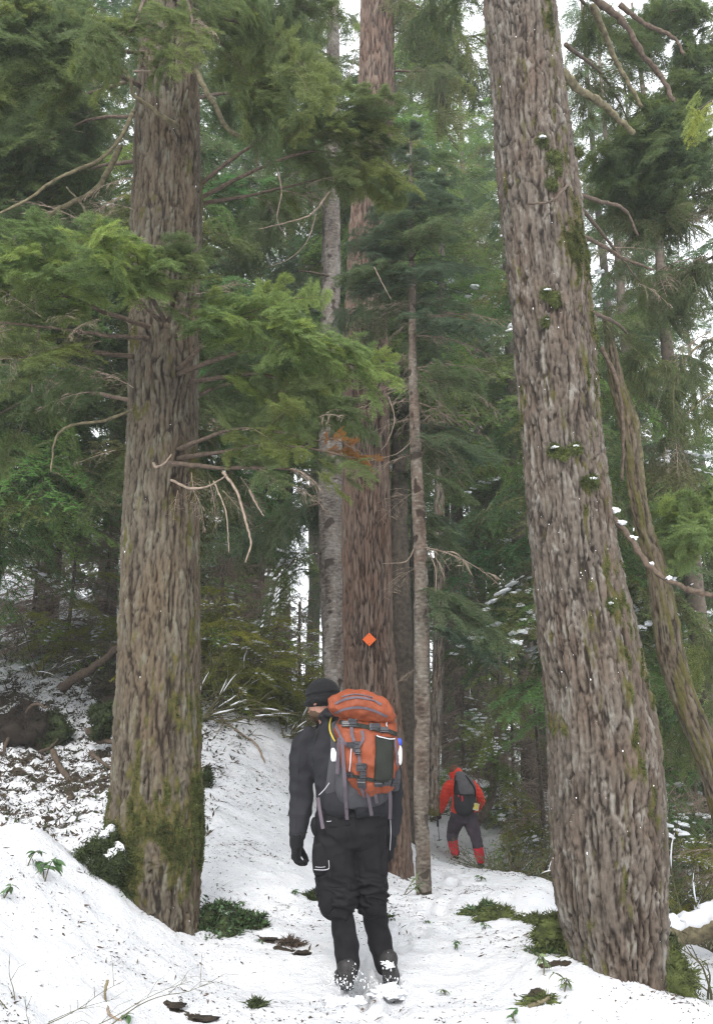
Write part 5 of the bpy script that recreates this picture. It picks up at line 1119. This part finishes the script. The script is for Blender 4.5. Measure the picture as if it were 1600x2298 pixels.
def ribbon(name, pts, w, mat, parent, bv=None, th=.003, off=.004, n=None, wv=0):
    """webbing strap following a surface"""
    if bv is not None:
        dense = smoothpath(np.array(pts, float), n or 6 * len(pts)); C, Nn = [], []
        for q in dense: a, b = onto(bv, q[0], q[1], off); C.append(a); Nn.append(b)
        C = np.array([tuple(c) for c in C]); Nn = np.array([tuple(c) for c in Nn])
        for _ in range(3): C[1:-1] = (C[:-2] + 2 * C[1:-1] + C[2:]) / 4; Nn[1:-1] = unit(Nn[:-2] + Nn[1:-1] + Nn[2:])
    else:
        C = smoothpath(np.array([tuple(P(*q)) for q in pts]), n or 8 * len(pts)); Nn = np.tile((0, -1., .1), (len(C), 1))
    T = unit(np.gradient(C, axis=0)); S = unit(np.cross(T, Nn)); Nn = unit(np.cross(S, T)); h = w / 2
    V = np.stack([C - S * h, C + S * h, C + S * h + Nn * th, C - S * h + Nn * th], 1).reshape(-1, 3); m = len(C)
    i = np.arange(m - 1)[:, None] * 4; j = np.arange(4)[None]; j2 = (j + 1) % 4
    Fq = np.stack([i + j, i + j2, i + 4 + j2, i + 4 + j], -1).reshape(-1, 4); mb = MB(); mb.add(V, Fq); mb.F.append(np.array([(3, 2, 1, 0)])); mb.M.append(0); mb.F.append(np.array([(0, 1, 2, 3)]) + (m - 1) * 4); mb.M.append(0)
    return mb.build(name, [M[mat]], parent, False)
def buckle(px, py, w, h, parent, bv=PACKB, mat='plastic', t=.014, rot=0):
    c, nn = onto(bv, px, py, .006); x = nn.cross(Vector((0, 0, 1))).normalized() * -1; z = x.cross(nn).normalized() * -1
    if z.z < 0: z = -z
    x, z = x * math.cos(rot) + z * math.sin(rot), z * math.cos(rot) - x * math.sin(rot)
    mb = MB()
    def bx(cx, cz, a, b, t0, t1):
        q = []
        for tt, s in ((t0, 1), (t1 * .8, 1), (t1, .8)):
            for sx, sz in ((-1, -1), (1, -1), (1, 1), (-1, 1)): q.append(tuple(c + x * (cx + sx * a * s) + z * (cz + sz * b * s) + nn * tt))
        f = [(3,2,1,0),(8,9,10,11)] + [(l*4+k, l*4+(k+1)%4, l*4+4+(k+1)%4, l*4+4+k) for l in (0, 1) for k in range(4)]; mb.add(q, f)
    bx(0, 0, w * .5, h * .22, 0, t); bx(0, h * .36, w * .42, h * .13, 0, t * .8); bx(0, -h * .36, w * .42, h * .13, 0, t * .8)
    bx(-w * .42, 0, w * .08, h * .5, 0, t * .6); bx(w * .42, 0, w * .08, h * .5, 0, t * .6)
    return mb.build('buckle', [M[mat]], parent, False)
pocket = MB()
nu, nv = 9, 14; grid = []
for b in range(nv):
    for a in range(nu):
        u, v = a / (nu - 1), b / (nv - 1); px = 841 + (880 - 841) * u + (-2) * v + 2 * math.sin(v * 3); py = 1652 + 100 * v + 3 * u
        c, nn = onto(PACKB, px, py, .006 + .014 * math.sin(math.pi * min(1, max(0, u)))**.5 * (1 if .02 < v < .98 else .4)); grid.append(tuple(c))
i = np.arange(nv - 1)[:, None]; j = np.arange(nu - 1)[None]; pocket.add(np.array(grid), np.stack([i*nu+j, i*nu+j+1, (i+1)*nu+j+1, (i+1)*nu+j], -1).reshape(-1, 4))
pk_ = pocket.build('mesh_pocket', [M['darkmesh']], pack)
so = pk_.modifiers.new('s', 'SOLIDIFY'); so.thickness = .004
ribbon('pocket_trim', [(841,1654),(860,1655),(880,1658)], .006, 'reflect', pk_, PACKB, off=.022)
R_ = lambda pts, w=.020, mat='purplegrey', off=.006: ribbon('strap', pts, w, mat, pack, PACKB, off=off)
ribbon('lid_trim', [(753,1580),(775,1569),(805,1566),(835,1572),(856,1582)], .014, 'purplegrey', lid, PACKB, off=.003)
ribbon('lid_trim', [(752,1600),(775,1591),(805,1587),(838,1594),(868,1608)], .014, 'purplegrey', lid, PACKB, off=.003)
ribbon('lid_trim', [(768,1564),(800,1559),(835,1566)], .008, 'purplegrey', lid, PACKB, off=.003)
R_([(764,1622),(790,1626),(810,1630),(840,1636),(870,1642),(886,1648)], .026, 'darkmesh', .008)
R_([(786,1610),(790,1640),(794,1665)]); R_([(755,1630),(770,1660),(782,1672),(796,1676)], .016); R_([(805,1680),(806,1705),(810,1730),(812,1770)], .018)
R_([(776,1738),(800,1742),(850,1752),(886,1750)], .020, 'darkmesh'); R_([(788,1680),(786,1730)], .006, 'reflect'); R_([(812,1640),(815,1660),(806,1678)], .018)
R_([(884,1660),(888,1700),(890,1745)], .018)
for pts in ([(762,1655,5.36),(759,1690,5.38),(757,1737,5.42)], [(768,1660,5.34),(770,1700,5.34),(774,1760,5.38),(776,1800,5.46),(779,1839,5.52)], [(822,1768,5.36),(828,1795,5.42),(834,1830,5.50)], [(875,1775,5.42),(876,1800,5.48),(875,1838,5.56)],
            [(714,1790,5.56),(718,1820,5.54),(725,1860,5.53)], [(811,1766,5.36),(814,1778,5.38),(820,1790,5.42)], [(838,1764,5.37),(843,1788,5.42),(846,1802,5.46)]):
    ribbon('loose_strap', pts, .020, 'purplegrey', pack)
for a in [(776,1626,.05,.035),(792,1622,.05,.045),(840,1632,.07,.04),(862,1640,.05,.035),(786,1671,.05,.03),(800,1676,.045,.06),(803,1690,.035,.035),(808,1722,.045,.045),(813,1736,.04,.05),(788,1738,.06,.03),(812,1756,.05,.06),(850,1757,.05,.035),(868,1752,.045,.05),(884,1754,.05,.05),(818,1718,.03,.03)]:
    buckle(*a, pack)
obj_tube('yellow_piping', smoothpath(np.array([tuple(onto(PACKB, x, y, .006)[0]) for x, y in [(746,1604),(741,1622),(743,1640),(748,1655),(753,1664)]]), 20), .0055, 6, M['yellow'], pack)
# shoulder strap over the left shoulder
ss = loftw(smoothpath(np.array([(*P(752,1606,5.52), .028, .012),(*P(738,1604,5.62), .030, .013),(*P(722,1618,5.72), .030, .013),(*P(716,1650,5.86), .030, .013)]), 14), 12, 2.4, (1, 0, 0)); fuse('shoulder_strap', [ss], 'fleece', pack, .005)
ss = loftw(smoothpath(np.array([(*P(820,1612,5.55), .028, .012),(*P(824,1612,5.66), .030, .013),(*P(824,1630,5.80), .030, .013),(*P(820,1660,5.88), .030, .013)]), 14), 12, 2.4, (1, 0, 0)); fuse('shoulder_strap', [ss], 'fleece', pack, .005)
obj_tube('zip_pull', smoothpath(np.array([tuple(onto(PACKB, x, y, .006)[0]) for x, y in [(868,1620),(866,1626),(868,1632)]]), 6), .004, 6, M['reflect'], lid)
fuse('side_pouch', [loft([(886,1712,5.50,9,.05),(888,1745,5.50,11,.06),(886,1768,5.51,9,.05)], 8)], 'darkgrey', pack, .006, .003, 14)
wp = fuse('white_pouch', [loft([(748,1680,5.53,5,.01),(750,1695,5.53,8,.02),(750,1706,5.53,7,.02)], 8)], 'snowcap', pack, .004)
# seams of jacket and trousers
JB, TB = bvh_of([jacket]), bvh_of([trous])
def seam(bv, pts, par, mat='blackknit', r=.0022):
    obj_tube('seam', smoothpath(np.array([tuple(onto(bv, x, y, .0005)[0]) for x, y in pts]), 30), r, 5, M[mat], par)
seam(JB, [(728,1612),(716,1640),(706,1670),(703,1700),(706,1722)], jacket); seam(JB, [(676,1660),(672,1720),(668,1790),(664,1860)], jacket); seam(JB, [(652,1868),(667,1871),(682,1867)], jacket)
seam(JB, [(718,1740),(724,1775),(722,1815)], jacket); seam(JB, [(716,1818),(760,1822),(800,1824),(850,1820),(868,1814)], jacket)
seam(TB, [(800,1835),(800,1860),(802,1885)], trous, 'gaiter', .003); seam(TB, [(716,1850),(750,1856),(786,1850)], trous, 'gaiter', .0025); seam(TB, [(815,1850),(845,1856),(868,1850)], trous, 'gaiter', .0025)
seam(TB, [(712,1975),(740,1990),(780,1984),(798,1970)], trous, 'gaiter', .003); seam(TB, [(742,1900),(745,1940),(746,1968)], trous, 'gaiter', .0025)
# trouser details
PB2 = bvh_of([trous] + [c for c in trous.children])
ribbon('piping', [(706,1951),(720,1952),(733,1951),(739,1946),(738,1930)], .004, 'reflect', trous, PB2, off=.003)
ribbon('piping', [(708,1945),(720,1946),(730,1945)], .003, 'reflect', trous, PB2, off=.003)
ribbon('piping', [(734,1843),(740,1843),(744,1842)], .004, 'reflect', trous, PB2, off=.003)
fuse('pocket_bulge', [loft([(709,1838,5.66,9,.04),(708,1855,5.66,11,.05),(712,1872,5.66,8,.04)], 8)], 'blackcloth', trous, .006, .003)
obj_tube('drawcord', smoothpath(np.array([tuple(P(*q)) for q in [(876,1840,5.60),(877,1870,5.62),(875,1908,5.64)]]), 12), .0022, 5, M['reflect'], pack)
# bottle
bt = thing('water_bottle', P(891, 1712, 5.50), 'milky water bottle with blue cap standing in the pack side pocket', 'bottle')
axis = [P(891, y, 5.50) for y in (1712, 1700, 1680, 1673)]
bb = fuse('bottle_body', [loftw(smoothpath(np.array([(*axis[0], .029, .029), (*axis[1], .031, .031), (*axis[2], .030, .030), (*axis[3], .022, .022)]), 12), 20, 2)], 'bottle', bt, .004)
cb = MB(); add_tube(cb, [P(892, 1672, 5.50), P(892, 1662, 5.50), P(892, 1657, 5.50)], [.026, .026, .019], 18); cb.build('cap', [M['bluecap']], bt)
# snow kicked up around the boots
g2 = np.random.default_rng(12); mb = MB(); LP = []
for px, py, dd, r in ((868,2206,5.72,.045),(882,2190,5.74,.026),(858,2188,5.74,.024),(874,2168,5.76,.018),(864,2160,5.78,.014),(890,2208,5.70,.035),(848,2210,5.70,.035),(772,2216,5.54,.035),(748,2212,5.56,.035),(798,2216,5.56,.03),(738,2204,5.62,.022)):
    c0 = P(px, py, dd); c0.z = gz(c0.x, c0.y) + (.004 if py > 2187 else c0.z - gz(c0.x, c0.y)); v, f = blob_np(c0, r, px, (1.5, 1.3, .6), (20, 14), 1.1); LP.append((v, f, ()))
for k in range(LP.__len__()):
    v, f, _ = LP[k]; mb.add(v + .006 * perlin(v[:, 0] * 60, v[:, 1] * 60, v[:, 2] * 60)[:, None], f)
for cx_, cy_, dd, n_, sx, sy in ((868,2182,5.76,60,14,14),(872,2208,5.68,260,34,7),(768,2210,5.55,260,32,7),(748,2196,5.60,160,12,10),(796,2184,5.62,140,8,14),(862,2160,5.80,30,12,8)):
    for k in range(int(n_ * .28)):
        c = P(cx_ + g2.normal() * sx, cy_ + g2.normal() * sy, dd + g2.normal() * .05); zg = gz(c.x, c.y) if k % 4 == 0 else c.z
        if c.z < zg - .01: c.z = zg + .003
        v, f = blob_np(c, .0014 + .005 * g2.random()**3, k, (1, 1, 1.3), (5, 4), .9); mb.add(v, f)
sp_ = mb.build('kicked_snow', [M['snowcap']], None); tag(sp_, 'snow kicked up and clinging around the boots of the hiker in black', 'snow', kind='stuff')

# ---- hiker in red
D2 = 15.8
h2 = thing('person', P(1045, 1940, D2), 'distant hiker bending forward in red down jacket, plum trousers and red gaiters', 'person')
q = lambda x, y: (940 + x / 7.655, 1680 + y / 7.655)
def L2(rows, n=14, ex=2.2): return loft([(*q(a, b), D2 + dd, w / 7.655, dp) for a, b, dd, w, dp in rows], n, 18, ex)
T2 = [(620,470,.10,60,.09),(660,540,.08,130,.14),(720,640,.04,190,.17),(760,780,0,205,.18),(770,920,-.02,205,.18),(765,1040,-.02,215,.18),(765,1070,-.02,215,.18)]
A2 = [(560,600,.05,80,.09),(490,680,.05,90,.09),(450,800,.08,88,.085),(415,900,.12,80,.08),(390,990,.18,72,.07),(365,1070,.22,55,.055)]
B2 = [(880,600,.05,80,.09),(980,700,.05,75,.09),(1050,830,.08,65,.08),(1070,910,.14,60,.07),(1020,1000,.22,50,.06),(980,1060,.26,42,.05)]
H2 = [(770,1050,0,205,.17),(770,1130,0,225,.18),(765,1200,0,225,.18)]
L2a = [(680,1180,.02,130,.14),(620,1300,.10,118,.13),(585,1420,.16,100,.115),(572,1520,.16,92,.10),(572,1570,.15,88,.10)]
L2b = [(870,1180,-.02,130,.14),(900,1300,-.04,122,.13),(945,1430,-.06,108,.12),(985,1560,-.08,92,.10),(1010,1690,-.1,84,.10)]
K2a = [(578,1560,.15,84,.085),(590,1660,.15,80,.08),(615,1760,.14,70,.07),(632,1825,.13,58,.06)]
K2b = [(1012,1690,-.1,80,.085),(1030,1790,-.1,84,.085),(1050,1880,-.1,76,.075),(1062,1945,-.1,60,.06)]
hc2 = P(*q(620, 440), D2 + .16)
bd = fuse('body', [ell(tuple(hc2), (.085, .10, .12)), ell(tuple(hc2 + Vector((-.02, .10, -.02))), (.015, .025, .02)), L2([(a, b, c, w * .8, d_ * .8) for a, b, c, w, d_ in T2]), L2([(a, b, c, w * .7, d_ * .7) for a, b, c, w, d_ in A2]), L2([(a, b, c, w * .7, d_ * .7) for a, b, c, w, d_ in B2]), L2([(a, b, c, w * .85, d_ * .85) for a, b, c, w, d_ in H2]),
   L2([(a, b, c, w * .8, d_ * .8) for a, b, c, w, d_ in L2a + K2a[1:]]), L2([(a, b, c, w * .8, d_ * .8) for a, b, c, w, d_ in L2b + K2b[1:]])], 'skin', h2, .012, smooth=1)
puff = lambda co: .012 * np.abs(np.sin(co[:, 2] * 52 + co[:, 0] * 8)) - .006
fuse('down_jacket', [L2(T2, 20), L2(A2, 18), L2(B2, 18)], 'red', h2, .011, .006, 12, foldf=puff)
fuse('hood', [loft([(*q(570,470), D2 + .12, 9, .09), (*q(625,440), D2 + .10, 14, .12), (*q(690,450), D2 + .06, 11, .11)], 10)], 'red', h2, .011, .006, 14)
hat = fuse('hat', [ell(tuple(P(*q(608, 368), D2 + .10)), (.088, .10, .075))], 'brownhat', h2, .01, .003, 30)
fuse('trousers', [L2(H2, 10, 2.4), L2(L2a, 16), L2(L2b, 16)], 'plum', h2, .011, .010, 10)
fuse('gaiter', [L2(K2a, 12)], 'crimson', h2, .009, .008, 12); fuse('gaiter', [L2(K2b, 12)], 'crimson', h2, .009, .008, 12)
for (x, y), dd, tx in (((635, 1850), .10, -.02), ((1060, 1975), -.12, .03)):
    a = P(*q(x, y), D2 + dd); b = fuse('boot', [foot(a, a + Vector((tx, .25, .01)), .058, .06), ell(tuple(a + Vector((0, .04, .06))), (.065, .07, .07))], 'boot', h2, .009, .003, 20)
    fuse('sole', [foot(a - Vector((0, .01, .045)), a + Vector((tx, .26, -.035)), .062, .018)], 'sole', b, .009)
gh = P(*q(345, 1085), D2 + .22)
fuse('glove', hand(gh, (-.15, .1, -1), (.7, .7, 0), (.3, .9, .2), .19, 1.5, .017) + [ell(tuple(gh), (.05, .05, .05))], 'purple', h2, .008)
gh2 = P(*q(975, 1070), D2 + .27)
fuse('glove', hand(gh2, (-.2, .2, -1), (-.7, .7, 0), (-.3, .9, .2), .19, 1.0, .017) + [ell(tuple(gh2), (.045, .045, .045))], 'purple', h2, .008)
p2 = thing('backpack', P(*q(800, 1060), D2 - .2), 'grey rucksack with dark lower half worn by the distant hiker in red', 'backpack')
pa = fuse('pack_body', [L2([(680,470,-.10,75,.10),(740,560,-.18,140,.15),(790,680,-.22,175,.18),(790,800,-.22,178,.18)], 16, 2.6)], 'greypack', p2, .011, .007, 10)
pb_ = fuse('lower_pocket', [L2([(785,790,-.22,180,.185),(785,900,-.22,185,.19),(780,1000,-.2,180,.18),(780,1050,-.18,150,.15)], 16, 2.8)], 'darkgrey', p2, .011, .006, 10)
fuse('side_panel', [L2([(650,500,-.14,45,.10),(670,620,-.2,60,.14),(685,780,-.22,70,.17)], 10)], 'darkgrey', p2, .011, .006, 10)
B2V = bvh_of([pa, pb_])
def rib2(pts, w, mat, name='strap'):
    C = []
    for x, y in pts: C.append((*q(x, y),))
    dense = smoothpath(np.array(C), 14); cc = np.array([tuple(onto(B2V, x, y, .01, 15.0, D2 - .38)[0]) for x, y in dense]); mb = MB(); add_tube(mb, cc, w, 6); return mb.build(name, [M[mat]], p2)
rib2([(800,470),(880,580),(950,700),(960,820)], .012, 'darkmesh'); rib2([(640,560),(620,650),(620,780)], .012, 'darkmesh'); rib2([(735,810),(745,860),(740,900)], .013, 'crimson', 'zip_pull'); rib2([(680,800),(684,830)], .011, 'crimson', 'zip_pull'); rib2([(620,780),(700,790),(800,800),(930,790)], .008, 'darkmesh')
# folded map at the hip
mp_c = P(*q(960, 995), D2 - .35); mb = MB(); mb2 = MB(); ex_, ez = Vector((.97, 0, -.24)), Vector((.24, 0, .97))
def slab(m_, c, a, b, t): 
    vs = [tuple(c + ex_ * sx * a + ez * sz * b + Vector((0, sy * t, 0))) for sy in (-1, 1) for sx, sz in ((-1, -1), (1, -1), (1, 1), (-1, 1))]; m_.add(vs, [(0,1,2,3),(7,6,5,4),(0,4,5,1),(1,5,6,2),(2,6,7,3),(3,7,4,0)])
slab(mb, mp_c, .066, .058, .006); mpo = mb.build('folded_map', [M['paper']], None, False); tag(mpo, 'white and yellow folded map tucked at the hip of the distant hiker in red', 'map')
slab(mb2, mp_c + Vector((0.01, -.008, 0)), .046, .040, .003); mb2.build('yellow_panel', [M['paperyellow']], mpo, False)
po = thing('trekking_pole', P(*q(352, 1580), D2 + .25), 'thin trekking pole held in the left hand of the distant hiker in red', 'pole')
obj_tube('shaft', [P(*q(325, 1320), D2 + .22), P(*q(352, 1590), D2 + .25)], .009, 8, M['metal'], po)
obj_tube('grip', [P(*q(318, 1180), D2 + .2), P(*q(325, 1340), D2 + .22)], .018, 10, M['plastic'], po)
bk = MB(); add_tube(bk, [P(*q(350, 1565), D2 + .25), P(*q(351, 1573), D2 + .25)], .045, 14); bk.build('basket', [M['plastic']], po)
